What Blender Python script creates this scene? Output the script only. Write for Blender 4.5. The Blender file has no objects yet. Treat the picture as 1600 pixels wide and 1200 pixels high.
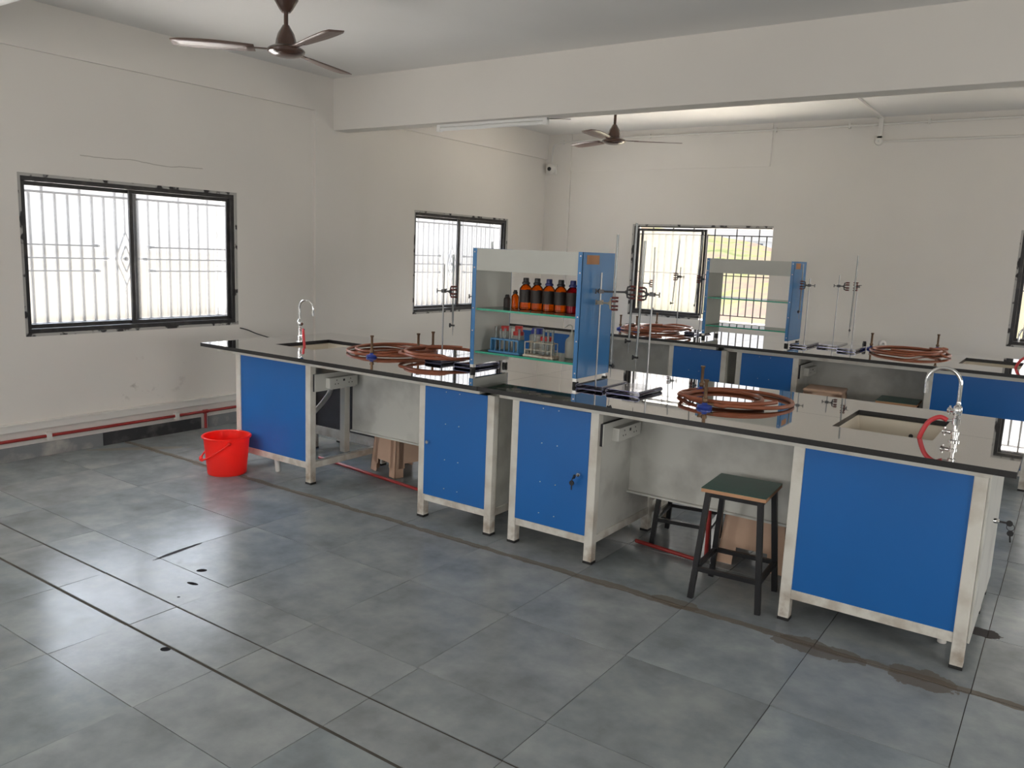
import bpy, bmesh, math, random
from mathutils import Vector, Matrix
random.seed(7)
R = math.radians
SC = bpy.context.scene
COL = SC.collection

# ------------------------------------------------------------------ camera
cam_d = bpy.data.cameras.new('camera')
cam = bpy.data.objects.new('camera', cam_d); COL.objects.link(cam)
cam_d.sensor_fit = 'HORIZONTAL'; cam_d.sensor_width = 36.0
cam_d.lens = 1270.268 / 1600 * 36.0
cam_d.clip_start = 0.05; cam_d.clip_end = 500
_f = Vector((-0.56004684, 0.81271386, -0.16075979))
_r = Vector((0.81905829, 0.57231858, 0.03993685))
_u = Vector((-0.12446305, 0.10930513, 0.98618524))
cam.matrix_world = Matrix(((_r.x, _u.x, -_f.x, 5.761), (_r.y, _u.y, -_f.y, -3.591), (_r.z, _u.z, -_f.z, 1.655), (0, 0, 0, 1)))
SC.camera = cam

# ------------------------------------------------------------------ world and daylight
W = bpy.data.worlds.new('overcast_sky'); SC.world = W; W.use_nodes = True
wn = W.node_tree.nodes; wl = W.node_tree.links; wn.clear()
wo = wn.new('ShaderNodeOutputWorld'); wb = wn.new('ShaderNodeBackground')
wt = wn.new('ShaderNodeTexCoord'); ws = wn.new('ShaderNodeSeparateXYZ'); wr = wn.new('ShaderNodeValToRGB')
wl.new(wt.outputs['Generated'], ws.inputs[0]); wl.new(ws.outputs['Z'], wr.inputs[0])
wr.color_ramp.elements[0].position = 0.0; wr.color_ramp.elements[0].color = (1.0, 0.985, 0.98, 1)
wr.color_ramp.elements[1].position = 0.7; wr.color_ramp.elements[1].color = (2.1, 2.2, 2.4, 1)
wl.new(wr.outputs[0], wb.inputs[0]); wb.inputs[1].default_value = 0.84
wl.new(wb.outputs[0], wo.inputs[0])

def area(name, loc, target, sx, sy, power, col):
    d = bpy.data.lights.new(name, 'AREA'); d.shape = 'RECTANGLE'; d.size = sx; d.size_y = sy
    d.energy = power; d.color = col
    o = bpy.data.objects.new(name, d); COL.objects.link(o); o.location = loc
    o.rotation_euler = (Vector(target) - Vector(loc)).to_track_quat('-Z', 'Y').to_euler()
    return o
COOL = (0.80, 0.88, 1.0); NEUT = (1.0, 0.965, 0.92); WARM = (1.0, 0.90, 0.80)
# bright overcast sky above the tree line, outside the two windowed sides
area('sky_light_left', (-4.5, 2.2, 4.5), (0.0, 2.2, 2.4), 11.0, 4.0, 4300, COOL)
area('sky_light_back', (4.0, 10.2, 4.7), (4.0, 5.7, 2.6), 12.0, 4.0, 3400, NEUT)
# added upward lamps outside, standing in for daylight off the pale ground
area('bounce_lamp_left', (-3.6, 2.2, -0.88), (-3.6, 2.2, 2.2), 5.4, 11.0, 13500, NEUT)
area('bounce_lamp_back', (4.0, 8.3, -0.55), (4.0, 8.3, 2.2), 12.0, 3.2, 4300, WARM)
# daylight through the windows of the two walls behind and beside the camera
area('daylight_front_left', (1.6, -5.95, 1.5), (1.6, 0, 3.0), 1.8, 1.15, 44, NEUT)
area('daylight_front_right', (6.2, -5.95, 1.5), (5.0, 0, 3.0), 1.8, 1.15, 44, NEUT)
area('daylight_right_near', (9.95, -2.0, 1.5), (5.5, -0.5, 0.5), 1.8, 1.15, 58, NEUT)
area('daylight_right_far', (9.95, 4.0, 1.5), (5.5, 2.5, 0.4), 1.8, 1.15, 48, NEUT)

SC.view_settings.view_transform = 'Standard'
SC.view_settings.look = 'None'
SC.view_settings.exposure = 0.14
SC.view_settings.gamma = 1.0
SC.view_settings.use_curve_mapping = False
SC.cycles.max_bounces = 10
SC.cycles.diffuse_bounces = 6
SC.cycles.glossy_bounces = 4
SC.cycles.transmission_bounces = 8
SC.cycles.transparent_max_bounces = 16
SC.cycles.sample_clamp_indirect = 4.0
SC.cycles.caustics_reflective = False
SC.cycles.use_denoising = True

# ------------------------------------------------------------------ mesh builder
class MB:
    def __init__(s):
        s.bm = bmesh.new(); s.m = 0
    def face(s, pts, smooth=False):
        vs = [s.bm.verts.new(p) for p in pts]
        f = s.bm.faces.new(vs); f.material_index = s.m; f.smooth = smooth
        return f
    def box(s, x0, x1, y0, y1, z0, z1, mtx=None):
        if x0 > x1: x0, x1 = x1, x0
        if y0 > y1: y0, y1 = y1, y0
        if z0 > z1: z0, z1 = z1, z0
        c = [(x0, y0, z0), (x1, y0, z0), (x1, y1, z0), (x0, y1, z0), (x0, y0, z1), (x1, y0, z1), (x1, y1, z1), (x0, y1, z1)]
        if mtx is not None: c = [mtx @ Vector(p) for p in c]
        v = [s.bm.verts.new(p) for p in c]
        for q in ((0, 3, 2, 1), (4, 5, 6, 7), (0, 1, 5, 4), (1, 2, 6, 5), (2, 3, 7, 6), (3, 0, 4, 7)):
            f = s.bm.faces.new([v[i] for i in q]); f.material_index = s.m
        return s
    def hexa(s, c):
        v = [s.bm.verts.new(p) for p in c]
        for q in ((0, 3, 2, 1), (4, 5, 6, 7), (0, 1, 5, 4), (1, 2, 6, 5), (2, 3, 7, 6), (3, 0, 4, 7)):
            f = s.bm.faces.new([v[i] for i in q]); f.material_index = s.m
        return s
    def bar(s, p0, p1, w, d=None):
        """square section bar between two points"""
        p0 = Vector(p0); p1 = Vector(p1); d = d or w
        t = (p1 - p0).normalized()
        a = Vector((1, 0, 0)) if abs(t.x) < 0.9 else Vector((0, 1, 0))
        a = (a - t * a.dot(t)).normalized(); b = t.cross(a)
        c = []
        for p in (p0, p1):
            for i, j in ((-1, -1), (1, -1), (1, 1), (-1, 1)):
                c.append(p + a * (i * w / 2) + b * (j * d / 2))
        return s.hexa(c)
    def tube(s, path, r, n=10, caps=True, closed=False):
        P = [Vector(p) for p in path]; k = len(P)
        rad = list(r) if isinstance(r, (list, tuple)) else [r] * k
        rings = []; a = None
        for i in range(k):
            if closed: t = P[(i + 1) % k] - P[(i - 1) % k]
            else: t = P[min(i + 1, k - 1)] - P[max(i - 1, 0)]
            t.normalize()
            if a is None:
                a = Vector((0, 0, 1)) if abs(t.z) < 0.9 else Vector((1, 0, 0))
            a = (a - t * a.dot(t))
            if a.length < 1e-6: a = Vector((1, 0, 0)) - t * t.x
            a.normalize(); b = t.cross(a)
            rings.append([s.bm.verts.new(P[i] + (a * math.cos(2 * math.pi * j / n) + b * math.sin(2 * math.pi * j / n)) * rad[i]) for j in range(n)])
        for i in range(k if closed else k - 1):
            A = rings[i]; B = rings[(i + 1) % k]
            for j in range(n):
                f = s.bm.faces.new((A[j], A[(j + 1) % n], B[(j + 1) % n], B[j])); f.smooth = True; f.material_index = s.m
        if caps and not closed:
            for q, rev in ((0, True), (k - 1, False)):
                vs = [s.bm.verts.new(v.co) for v in rings[q]]
                if rev: vs.reverse()
                f = s.bm.faces.new(vs); f.material_index = s.m
        return s
    def lathe(s, prof, c=(0, 0, 0), n=20, axis=(0, 0, 1), sharp=38):
        ax = Vector(axis).normalized()
        a = Vector((1, 0, 0)) if abs(ax.x) < 0.9 else Vector((0, 1, 0))
        a = (a - ax * a.dot(ax)).normalized(); b = ax.cross(a); c = Vector(c)
        def ring(r, h):
            if r < 1e-6: return [s.bm.verts.new(c + ax * h)]
            return [s.bm.verts.new(c + ax * h + (a * math.cos(2 * math.pi * j / n) + b * math.sin(2 * math.pi * j / n)) * r) for j in range(n)]
        prev = None; pd = None
        for i in range(len(prof) - 1):
            (r0, h0), (r1, h1) = prof[i], prof[i + 1]
            d = Vector((r1 - r0, h1 - h0))
            if d.length < 1e-9: continue
            d.normalize()
            A = prev if (prev is not None and pd.dot(d) > math.cos(R(sharp))) else ring(r0, h0)
            B = ring(r1, h1)
            for j in range(n):
                if len(A) == 1 and len(B) == 1: continue
                if len(A) == 1: vs = (A[0], B[(j + 1) % n], B[j])
                elif len(B) == 1: vs = (A[j], A[(j + 1) % n], B[0])
                else: vs = (A[j], A[(j + 1) % n], B[(j + 1) % n], B[j])
                f = s.bm.faces.new(vs); f.smooth = True; f.material_index = s.m
            prev = B; pd = d
        return s
    def prism(s, poly, z0, z1):
        lo = [s.bm.verts.new((x, y, z0)) for x, y in poly]; hi = [s.bm.verts.new((x, y, z1)) for x, y in poly]
        f = s.bm.faces.new(list(reversed(lo))); f.material_index = s.m
        f = s.bm.faces.new(hi); f.material_index = s.m
        n = len(poly)
        for i in range(n):
            f = s.bm.faces.new((lo[i], lo[(i + 1) % n], hi[(i + 1) % n], hi[i])); f.material_index = s.m
        return s
    def sphere(s, c, r, n=12, sc=(1, 1, 1)):
        ret = bmesh.ops.create_uvsphere(s.bm, u_segments=n, v_segments=max(6, n // 2), radius=r)
        for v in ret['verts']:
            v.co = Vector((v.co.x * sc[0], v.co.y * sc[1], v.co.z * sc[2])) + Vector(c)
            for f in v.link_faces: f.smooth = True; f.material_index = s.m
        return s

OFF = {}
def link_mesh(name, mb, mats, parent=None, off=None, bevel=0.0):
    if off is None: off = OFF.get(parent.name if parent else None, Vector((0, 0, 0)))
    off = Vector(off)
    bmesh.ops.translate(mb.bm, verts=mb.bm.verts, vec=-off)
    bmesh.ops.recalc_face_normals(mb.bm, faces=mb.bm.faces)
    me = bpy.data.meshes.new(name); mb.bm.to_mesh(me); mb.bm.free()
    for m in (mats if isinstance(mats, (list, tuple)) else [mats]): me.materials.append(m)
    o = bpy.data.objects.new(name, me); COL.objects.link(o)
    OFF[o.name] = off
    if parent: o.parent = parent
    else: o.location = off
    if bevel:
        b = o.modifiers.new('bevel', 'BEVEL'); b.width = bevel; b.segments = 2; b.limit_method = 'ANGLE'; b.angle_limit = R(50)
    return o
def part(name, mb, mats, parent, bevel=0.0, label=None):
    o = link_mesh(name, mb, mats, parent, None, bevel)
    if label: o['label'] = label
    return o
def tag(o, label, cat, group=None, kind=None):
    o['label'] = label; o['category'] = cat
    if group: o['group'] = group
    if kind: o['kind'] = kind
    return o
def thing(name, label, cat, loc=(0, 0, 0), group=None, kind=None):
    o = bpy.data.objects.new(name, None); COL.objects.link(o); o.location = loc
    o.empty_display_size = 0.1
    OFF[o.name] = Vector(loc)
    return tag(o, label, cat, group, kind)
def solid(name, mb, mats, label, cat, off=(0, 0, 0), group=None, bevel=0.0, kind=None):
    return tag(link_mesh(name, mb, mats, None, off, bevel), label, cat, group, kind)
def struct(name, mb, mats, label=None, off=(0, 0, 0), bevel=0.0, parent=None):
    o = link_mesh(name, mb, mats, parent, None if parent else off, bevel)
    o['kind'] = 'structure'
    if label: o['label'] = label
    if label and not parent: o['category'] = name.split('_')[0]
    return o
def copy_tree(o, parent=None):
    c = o.copy(); COL.objects.link(c)
    if parent: c.parent = parent
    for ch in [k for k in bpy.data.objects if k.parent == o]:
        copy_tree(ch, c)
    return c
def arc(c, r, a0, a1, n, u=(1, 0, 0), v=(0, 0, 1)):
    c = Vector(c); u = Vector(u); v = Vector(v)
    return [c + u * (r * math.cos(a0 + (a1 - a0) * i / n)) + v * (r * math.sin(a0 + (a1 - a0) * i / n)) for i in range(n + 1)]
def smooth_path(pts, k=6):
    P = [Vector(p) for p in pts]; out = []
    for i in range(len(P) - 1):
        p0 = P[max(i - 1, 0)]; p1 = P[i]; p2 = P[i + 1]; p3 = P[min(i + 2, len(P) - 1)]
        for j in range(k):
            t = j / k
            out.append(0.5 * ((2 * p1) + (p2 - p0) * t + (2 * p0 - 5 * p1 + 4 * p2 - p3) * t * t + (3 * p1 - p0 - 3 * p2 + p3) * t ** 3))
    out.append(P[-1]); return out

# ------------------------------------------------------------------ materials
def mat(name, col, rough=0.5, metal=0.0, spec=0.5, ior=None, var=0.0, vscale=4.0, bump=0.0, bscale=60.0, dirt=None, trans=0.0, coat=0.0):
    m = bpy.data.materials.new(name); m.use_nodes = True
    nt = m.node_tree; n = nt.nodes; l = nt.links
    p = n['Principled BSDF']
    p.inputs['Base Color'].default_value = (*col, 1); p.inputs['Roughness'].default_value = rough
    p.inputs['Metallic'].default_value = metal; p.inputs['Specular IOR Level'].default_value = spec
    if ior: p.inputs['IOR'].default_value = ior
    p.inputs['Transmission Weight'].default_value = trans
    p.inputs['Coat Weight'].default_value = coat
    tc = n.new('ShaderNodeTexCoord')
    if var or dirt:
        nz = n.new('ShaderNodeTexNoise'); nz.inputs['Scale'].default_value = vscale; nz.inputs['Detail'].default_value = 5
        l.new(tc.outputs['Object'], nz.inputs['Vector'])
        mx = n.new('ShaderNodeMix'); mx.data_type = 'RGBA'
        c2 = dirt or tuple(max(0, c * (1 - var)) for c in col)
        rp = n.new('ShaderNodeMapRange'); rp.inputs[1].default_value = 0.5 if dirt else 0.35; rp.inputs[2].default_value = 0.75 if dirt else 0.7
        l.new(nz.outputs['Fac'], rp.inputs[0]); l.new(rp.outputs[0], mx.inputs[0])
        mx.inputs[6].default_value = (*col, 1); mx.inputs[7].default_value = (*c2, 1)
        l.new(mx.outputs[2], p.inputs['Base Color'])
    if bump:
        nb = n.new('ShaderNodeTexNoise'); nb.inputs['Scale'].default_value = bscale; nb.inputs['Detail'].default_value = 4
        l.new(tc.outputs['Object'], nb.inputs['Vector'])
        bp = n.new('ShaderNodeBump'); bp.inputs['Strength'].default_value = bump; bp.inputs['Distance'].default_value = 0.01
        l.new(nb.outputs['Fac'], bp.inputs['Height']); l.new(bp.outputs['Normal'], p.inputs['Normal'])
    return m
def clear(name, col, t, rough=0.02, gl=0.25):
    """thin clear glass: mostly straight through, fresnel gloss on top"""
    m = bpy.data.materials.new(name); m.use_nodes = True
    n = m.node_tree.nodes; l = m.node_tree.links; n.clear()
    o = n.new('ShaderNodeOutputMaterial'); tr = n.new('ShaderNodeBsdfTransparent'); g = n.new('ShaderNodeBsdfGlossy')
    d = n.new('ShaderNodeBsdfTranslucent'); d2 = n.new('ShaderNodeBsdfDiffuse'); dd = n.new('ShaderNodeMixShader')
    lw = n.new('ShaderNodeLayerWeight'); lw.inputs[0].default_value = gl
    tr.inputs[0].default_value = (*col, 1); g.inputs[1].default_value = rough
    d.inputs[0].default_value = (*col, 1); d2.inputs[0].default_value = (*col, 1)
    m1 = n.new('ShaderNodeMixShader'); m2 = n.new('ShaderNodeMixShader'); m1.inputs[0].default_value = 1 - t
    dd.inputs[0].default_value = 0.5
    l.new(d.outputs[0], dd.inputs[1]); l.new(d2.outputs[0], dd.inputs[2])
    l.new(tr.outputs[0], m1.inputs[1]); l.new(dd.outputs[0], m1.inputs[2])
    l.new(lw.outputs['Fresnel'], m2.inputs[0]); l.new(m1.outputs[0], m2.inputs[1]); l.new(g.outputs[0], m2.inputs[2])
    l.new(m2.outputs[0], o.inputs[0])
    return m

M = {}
M['ceil'] = mat('ceiling_paint', (0.80, 0.79, 0.77), 0.85, spec=0.2, var=0.05, vscale=0.8, bump=0.12, bscale=9)
M['white_steel'] = mat('white_painted_steel', (0.72, 0.70, 0.64), 0.38, var=0.10, vscale=6, dirt=(0.52, 0.47, 0.40))
M['white_panel'] = mat('white_sheet_panel', (0.62, 0.62, 0.58), 0.35, var=0.1, vscale=3.2, dirt=(0.36, 0.355, 0.33))
M['blue_panel'] = mat('blue_laminate', (0.008, 0.125, 0.42), 0.36, var=0.07, vscale=2)
M['blue_sheet'] = mat('blue_powder_coat', (0.045, 0.20, 0.46), 0.22, var=0.07, vscale=3)
M['black_panel'] = mat('black_and_shade_panel', (0.022, 0.022, 0.027), 0.6)  # black of the socket board; on the inner panel it stands for shade
M['rubber'] = mat('black_rubber', (0.012, 0.012, 0.012), 0.6)
M['chrome'] = mat('chrome', (0.80, 0.80, 0.80), 0.08, metal=1.0)
M['steel_rod'] = mat('steel_rod', (0.30, 0.30, 0.30), 0.3, metal=1.0)
M['brass'] = mat('tarnished_brass', (0.20, 0.125, 0.075), 0.42, metal=0.85, var=0.35, vscale=40)
M['blue_base'] = mat('blue_enamel', (0.02, 0.05, 0.30), 0.3)
M['hose'] = mat('brown_rubber_hose', (0.30, 0.085, 0.035), 0.42, var=0.2, vscale=12)
M['red_hose'] = mat('red_rubber', (0.62, 0.05, 0.06), 0.35)
M['stand_base'] = mat('navy_painted_steel', (0.045, 0.05, 0.11), 0.16, metal=0.9, coat=1.0)
M['clamp'] = mat('cast_metal_grey', (0.10, 0.10, 0.105), 0.45, metal=0.6)
M['clamp_pale'] = mat('cast_metal_cream', (0.42, 0.37, 0.28), 0.5, metal=0.3)
M['jaw_red'] = mat('jaw_tip_brown', (0.13, 0.025, 0.02), 0.5)
M['black_plastic'] = mat('black_plastic', (0.014, 0.014, 0.016), 0.4)
M['navy_plastic'] = mat('navy_plastic', (0.02, 0.03, 0.16), 0.4)
M['burette'] = clear('burette_glass', (0.93, 0.95, 0.95), 0.72, gl=0.35)
M['test_glass'] = clear('test_tube_glass', (0.92, 0.95, 0.95), 0.75, gl=0.3)
M['shelf_glass'] = clear('shelf_glass', (0.80, 0.95, 0.88), 0.72, gl=0.12)
M['shelf_edge'] = mat('shelf_glass_edge', (0.03, 0.36, 0.23), 0.15, spec=0.6)
M['grey_sheet'] = mat('grey_sheet_steel', (0.52, 0.53, 0.49), 0.34, var=0.08, vscale=5)
M['alu'] = mat('aluminium', (0.60, 0.60, 0.58), 0.35, metal=0.7)
M['sink'] = mat('sink_ceramic', (0.70, 0.64, 0.53), 0.22, var=0.06)
M['jar_white'] = mat('white_polythene', (0.62, 0.62, 0.58), 0.45, trans=0.0)
M['red_cap'] = mat('red_plastic_cap', (0.62, 0.045, 0.04), 0.4)
M['blue_cap'] = mat('blue_plastic_cap', (0.02, 0.04, 0.28), 0.4)
M['rack_blue'] = mat('blue_plastic_rack', (0.05, 0.20, 0.40), 0.45)
M['rack_rust'] = mat('rusty_white_coat', (0.62, 0.56, 0.46), 0.6, dirt=(0.30, 0.16, 0.08), vscale=30)
M['tape'] = mat('brown_paper_tape', (0.42, 0.21, 0.10), 0.7)
M['bucket'] = mat('red_bucket_plastic', (0.98, 0.055, 0.04), 0.30)
def grime(m, top, col, f):
    """rust and mop splash near the floor on painted steel"""
    nt = m.node_tree; n = nt.nodes; l = nt.links; p = n['Principled BSDF']
    tc = n.new('ShaderNodeTexCoord'); sp = n.new('ShaderNodeSeparateXYZ'); l.new(tc.outputs['Object'], sp.inputs[0])
    nz = n.new('ShaderNodeTexNoise'); nz.inputs['Scale'].default_value = 14; nz.inputs['Detail'].default_value = 6; l.new(tc.outputs['Object'], nz.inputs['Vector'])
    a = n.new('ShaderNodeMapRange'); a.inputs[1].default_value = top; a.inputs[2].default_value = 0.0; l.new(sp.outputs['Z'], a.inputs[0])
    b_ = n.new('ShaderNodeMapRange'); b_.inputs[1].default_value = 0.40; b_.inputs[2].default_value = 0.62; l.new(nz.outputs['Fac'], b_.inputs[0])
    mu = n.new('ShaderNodeMath'); mu.operation = 'MULTIPLY'; l.new(a.outputs[0], mu.inputs[0]); l.new(b_.outputs[0], mu.inputs[1])
    m2 = n.new('ShaderNodeMath'); m2.operation = 'MULTIPLY'; m2.inputs[1].default_value = f; l.new(mu.outputs[0], m2.inputs[0])
    old = p.inputs['Base Color'].links[0].from_socket
    mx = n.new('ShaderNodeMix'); mx.data_type = 'RGBA'; mx.inputs[7].default_value = (*col, 1)
    l.new(m2.outputs[0], mx.inputs[0]); l.new(old, mx.inputs[6]); l.new(mx.outputs[2], p.inputs['Base Color'])
grime(M['white_steel'], 0.24, (0.24, 0.16, 0.10), 0.85)
def glowing_plastic(m, f):
    nt = m.node_tree; p = nt.nodes['Principled BSDF']; o = nt.nodes['Material Output']
    t = nt.nodes.new('ShaderNodeBsdfTranslucent'); x = nt.nodes.new('ShaderNodeMixShader'); x.inputs[0].default_value = f
    t.inputs[0].default_value = p.inputs['Base Color'].default_value
    nt.links.new(p.outputs[0], x.inputs[1]); nt.links.new(t.outputs[0], x.inputs[2]); nt.links.new(x.outputs[0], o.inputs[0])
glowing_plastic(M['bucket'], 0.5); glowing_plastic(M['jar_white'], 0.4)
M['stool_green'] = mat('green_laminate', (0.028, 0.12, 0.095), 0.35, var=0.15, vscale=10)
M['stool_edge'] = mat('raw_plywood_edge', (0.50, 0.27, 0.15), 0.7)
M['stool_steel'] = mat('black_painted_steel', (0.012, 0.012, 0.014), 0.33)
M['beige'] = mat('beige_plastic', (0.62, 0.42, 0.30), 0.42, var=0.06)
M['fan'] = mat('brown_fan_enamel', (0.060, 0.028, 0.018), 0.25, coat=0.3)
M['fan_blade'] = mat('brown_fan_blade', (0.13, 0.085, 0.07), 0.4)
M['pvc'] = mat('white_pvc', (0.74, 0.72, 0.68), 0.4)
M['red_pipe'] = mat('red_painted_pipe', (0.28, 0.022, 0.02), 0.4)
M['socket'] = mat('socket_plastic', (0.60, 0.60, 0.56), 0.4)
M['lens'] = mat('camera_lens_black', (0.006, 0.006, 0.007), 0.12)
M['tube_light'] = mat('batten_white', (0.85, 0.85, 0.83), 0.35)
M['win_black'] = mat('window_black_paint', (0.016, 0.015, 0.016), 0.4, dirt=(0.05, 0.045, 0.04), vscale=14)
M['grille'] = mat('black_iron', (0.03, 0.03, 0.032), 0.5)
M['cable'] = mat('black_cable', (0.01, 0.01, 0.01), 0.5)
M['yellow'] = mat('yellow_plastic', (0.6, 0.42, 0.03), 0.4)
M['concrete'] = mat('far_render', (0.80, 0.80, 0.80), 0.8)
M['dark_glass'] = mat('far_window_glass', (0.12, 0.14, 0.17), 0.2)
M['shrub'] = mat('shrub_leaves', (0.20, 0.27, 0.08), 0.8, dirt=(0.42, 0.34, 0.14), vscale=3)
M['paper_label'] = mat('dark_bottle_label', (0.016, 0.010, 0.008), 0.55)
M['key'] = mat('key_steel', (0.35, 0.33, 0.30), 0.3, metal=1.0)

def amber_mat(name, col):
    m = bpy.data.materials.new(name); m.use_nodes = True
    n = m.node_tree.nodes; l = m.node_tree.links; n.clear()
    o = n.new('ShaderNodeOutputMaterial'); tr = n.new('ShaderNodeBsdfTransparent'); g = n.new('ShaderNodeBsdfGlossy')
    t2 = n.new('ShaderNodeBsdfTranslucent'); a = n.new('ShaderNodeMixShader'); b = n.new('ShaderNodeMixShader'); lw = n.new('ShaderNodeLayerWeight')
    tr.inputs[0].default_value = (*col, 1); t2.inputs[0].default_value = (*[c * 0.8 for c in col], 1); a.inputs[0].default_value = 0.25
    lw.inputs[0].default_value = 0.2; g.inputs[1].default_value = 0.08
    l.new(tr.outputs[0], a.inputs[1]); l.new(t2.outputs[0], a.inputs[2]); l.new(lw.outputs['Fresnel'], b.inputs[0])
    l.new(a.outputs[0], b.inputs[1]); l.new(g.outputs[0], b.inputs[2]); l.new(b.outputs[0], o.inputs[0])
    return m
M['amber'] = amber_mat('amber_glass', (0.95, 0.36, 0.035))
M['amber_dark'] = amber_mat('dark_red_glass', (0.55, 0.05, 0.09))

def pane_mat(name='frosted_glass', haze=0.018):
    m = bpy.data.materials.new(name); m.use_nodes = True
    n = m.node_tree.nodes; l = m.node_tree.links; n.clear()
    o = n.new('ShaderNodeOutputMaterial')
    tr = n.new('ShaderNodeBsdfTransparent'); rf = n.new('ShaderNodeBsdfRefraction'); tl = n.new('ShaderNodeBsdfTranslucent')
    tr.inputs[0].default_value = (0.97, 0.97, 0.98, 1); rf.inputs[0].default_value = (0.97, 0.97, 0.97, 1)
    rf.inputs['Roughness'].default_value = 0.16; rf.inputs['IOR'].default_value = 1.3
    tl.inputs[0].default_value = (0.9, 0.9, 0.9, 1)
    a = n.new('ShaderNodeMixShader'); a.inputs[0].default_value = 0.72
    b = n.new('ShaderNodeMixShader'); b.inputs[0].default_value = haze
    l.new(tr.outputs[0], a.inputs[1]); l.new(rf.outputs[0], a.inputs[2])
    l.new(a.outputs[0], b.inputs[1]); l.new(tl.outputs[0], b.inputs[2]); l.new(b.outputs[0], o.inputs[0])
    return m
M['pane'] = pane_mat()
M['pane_hazy'] = pane_mat('hazy_frosted_glass', 0.035)  # same frosted glass, made more translucent so the overlapped sashes look whiter

def rim_mat():
    """flaking black paint and white putty around the window frames"""
    m = mat('flaked_paint_rim', (0.5, 0.49, 0.46), 0.7)
    n = m.node_tree.nodes; l = m.node_tree.links; p = n['Principled BSDF']
    tc = n.new('ShaderNodeTexCoord'); nz = n.new('ShaderNodeTexNoise'); nz.inputs['Scale'].default_value = 9; nz.inputs['Detail'].default_value = 6
    mp = n.new('ShaderNodeMapping'); mp.inputs['Scale'].default_value = (1, 1, 1)
    l.new(tc.outputs['Object'], nz.inputs['Vector'])
    cr = n.new('ShaderNodeValToRGB'); cr.color_ramp.elements[0].position = 0.42; cr.color_ramp.elements[1].position = 0.47
    cr.color_ramp.elements[0].color = (0.025, 0.024, 0.026, 1); cr.color_ramp.elements[1].color = (0.42, 0.41, 0.39, 1)
    l.new(nz.outputs['Fac'], cr.inputs[0]); l.new(cr.outputs[0], p.inputs['Base Color'])
    return m
M['rim'] = rim_mat()

def math_node(nt, op, a, b=None, c=None):
    q = nt.nodes.new('ShaderNodeMath'); q.operation = op
    for i, v in enumerate((a, b, c)):
        if v is None: continue
        if isinstance(v, (int, float)): q.inputs[i].default_value = v
        else: nt.links.new(v, q.inputs[i])
    return q.outputs[0]

def wall_mat(name, col, stains=False):
    m = mat(name, col, 0.8, spec=0.25, var=0.045, vscale=0.9, bump=0.10, bscale=7)
    if stains:
        nt = m.node_tree; n = nt.nodes; l = nt.links; p = n['Principled BSDF']
        tc = n.new('ShaderNodeTexCoord'); sp = n.new('ShaderNodeSeparateXYZ'); l.new(tc.outputs['Object'], sp.inputs[0])
        nz = n.new('ShaderNodeTexNoise'); nz.inputs['Scale'].default_value = 7; nz.inputs['Detail'].default_value = 7; nz.inputs['Roughness'].default_value = 0.65
        l.new(tc.outputs['Object'], nz.inputs['Vector'])
        zz = math_node(nt, 'MULTIPLY', math_node(nt, 'SUBTRACT', sp.outputs['Z'], 0.5), 3.4)
        yy = math_node(nt, 'MULTIPLY', math_node(nt, 'SUBTRACT', sp.outputs['Y'], 0.05), 1.7)
        d = math_node(nt, 'ADD', math_node(nt, 'MULTIPLY', zz, zz), math_node(nt, 'MULTIPLY', yy, yy))
        reg = math_node(nt, 'SUBTRACT', 1.0, d); reg = math_node(nt, 'MAXIMUM', reg, 0.0)
        mr = n.new('ShaderNodeMapRange'); mr.inputs[1].default_value = 0.60; mr.inputs[2].default_value = 0.72
        l.new(nz.outputs['Fac'], mr.inputs[0])
        k = math_node(nt, 'MULTIPLY', math_node(nt, 'MULTIPLY', mr.outputs[0], reg), 0.55)
        # hairline crack above the near window
        wv = n.new('ShaderNodeTexNoise'); wv.inputs['Scale'].default_value = 2.2; wv.inputs['Detail'].default_value = 6
        l.new(tc.outputs['Object'], wv.inputs['Vector'])
        cl = math_node(nt, 'ADD', math_node(nt, 'MULTIPLY', sp.outputs['Y'], -0.01), 2.20)
        cl = math_node(nt, 'ADD', cl, math_node(nt, 'MULTIPLY', wv.outputs['Fac'], 0.08))
        dc = math_node(nt, 'ABSOLUTE', math_node(nt, 'SUBTRACT', sp.outputs['Z'], cl))
        ck = math_node(nt, 'LESS_THAN', dc, 0.0035)
        ck = math_node(nt, 'MULTIPLY', ck, math_node(nt, 'LESS_THAN', math_node(nt, 'ABSOLUTE', math_node(nt, 'SUBTRACT', sp.outputs['Y'], 0.2)), 0.52))
        k = math_node(nt, 'MAXIMUM', k, math_node(nt, 'MULTIPLY', ck, 0.45))
        old = p.inputs['Base Color'].links[0].from_socket
        mx = n.new('ShaderNodeMix'); mx.data_type = 'RGBA'; mx.inputs[7].default_value = (0.20, 0.17, 0.13, 1)
        l.new(k, mx.inputs[0]); l.new(old, mx.inputs[6]); l.new(mx.outputs[2], p.inputs['Base Color'])
    return m
M['wall'] = wall_mat('wall_paint', (0.768, 0.738, 0.692))
M['wall_l'] = wall_mat('wall_paint_scuffed', (0.768, 0.738, 0.692), True)

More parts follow.
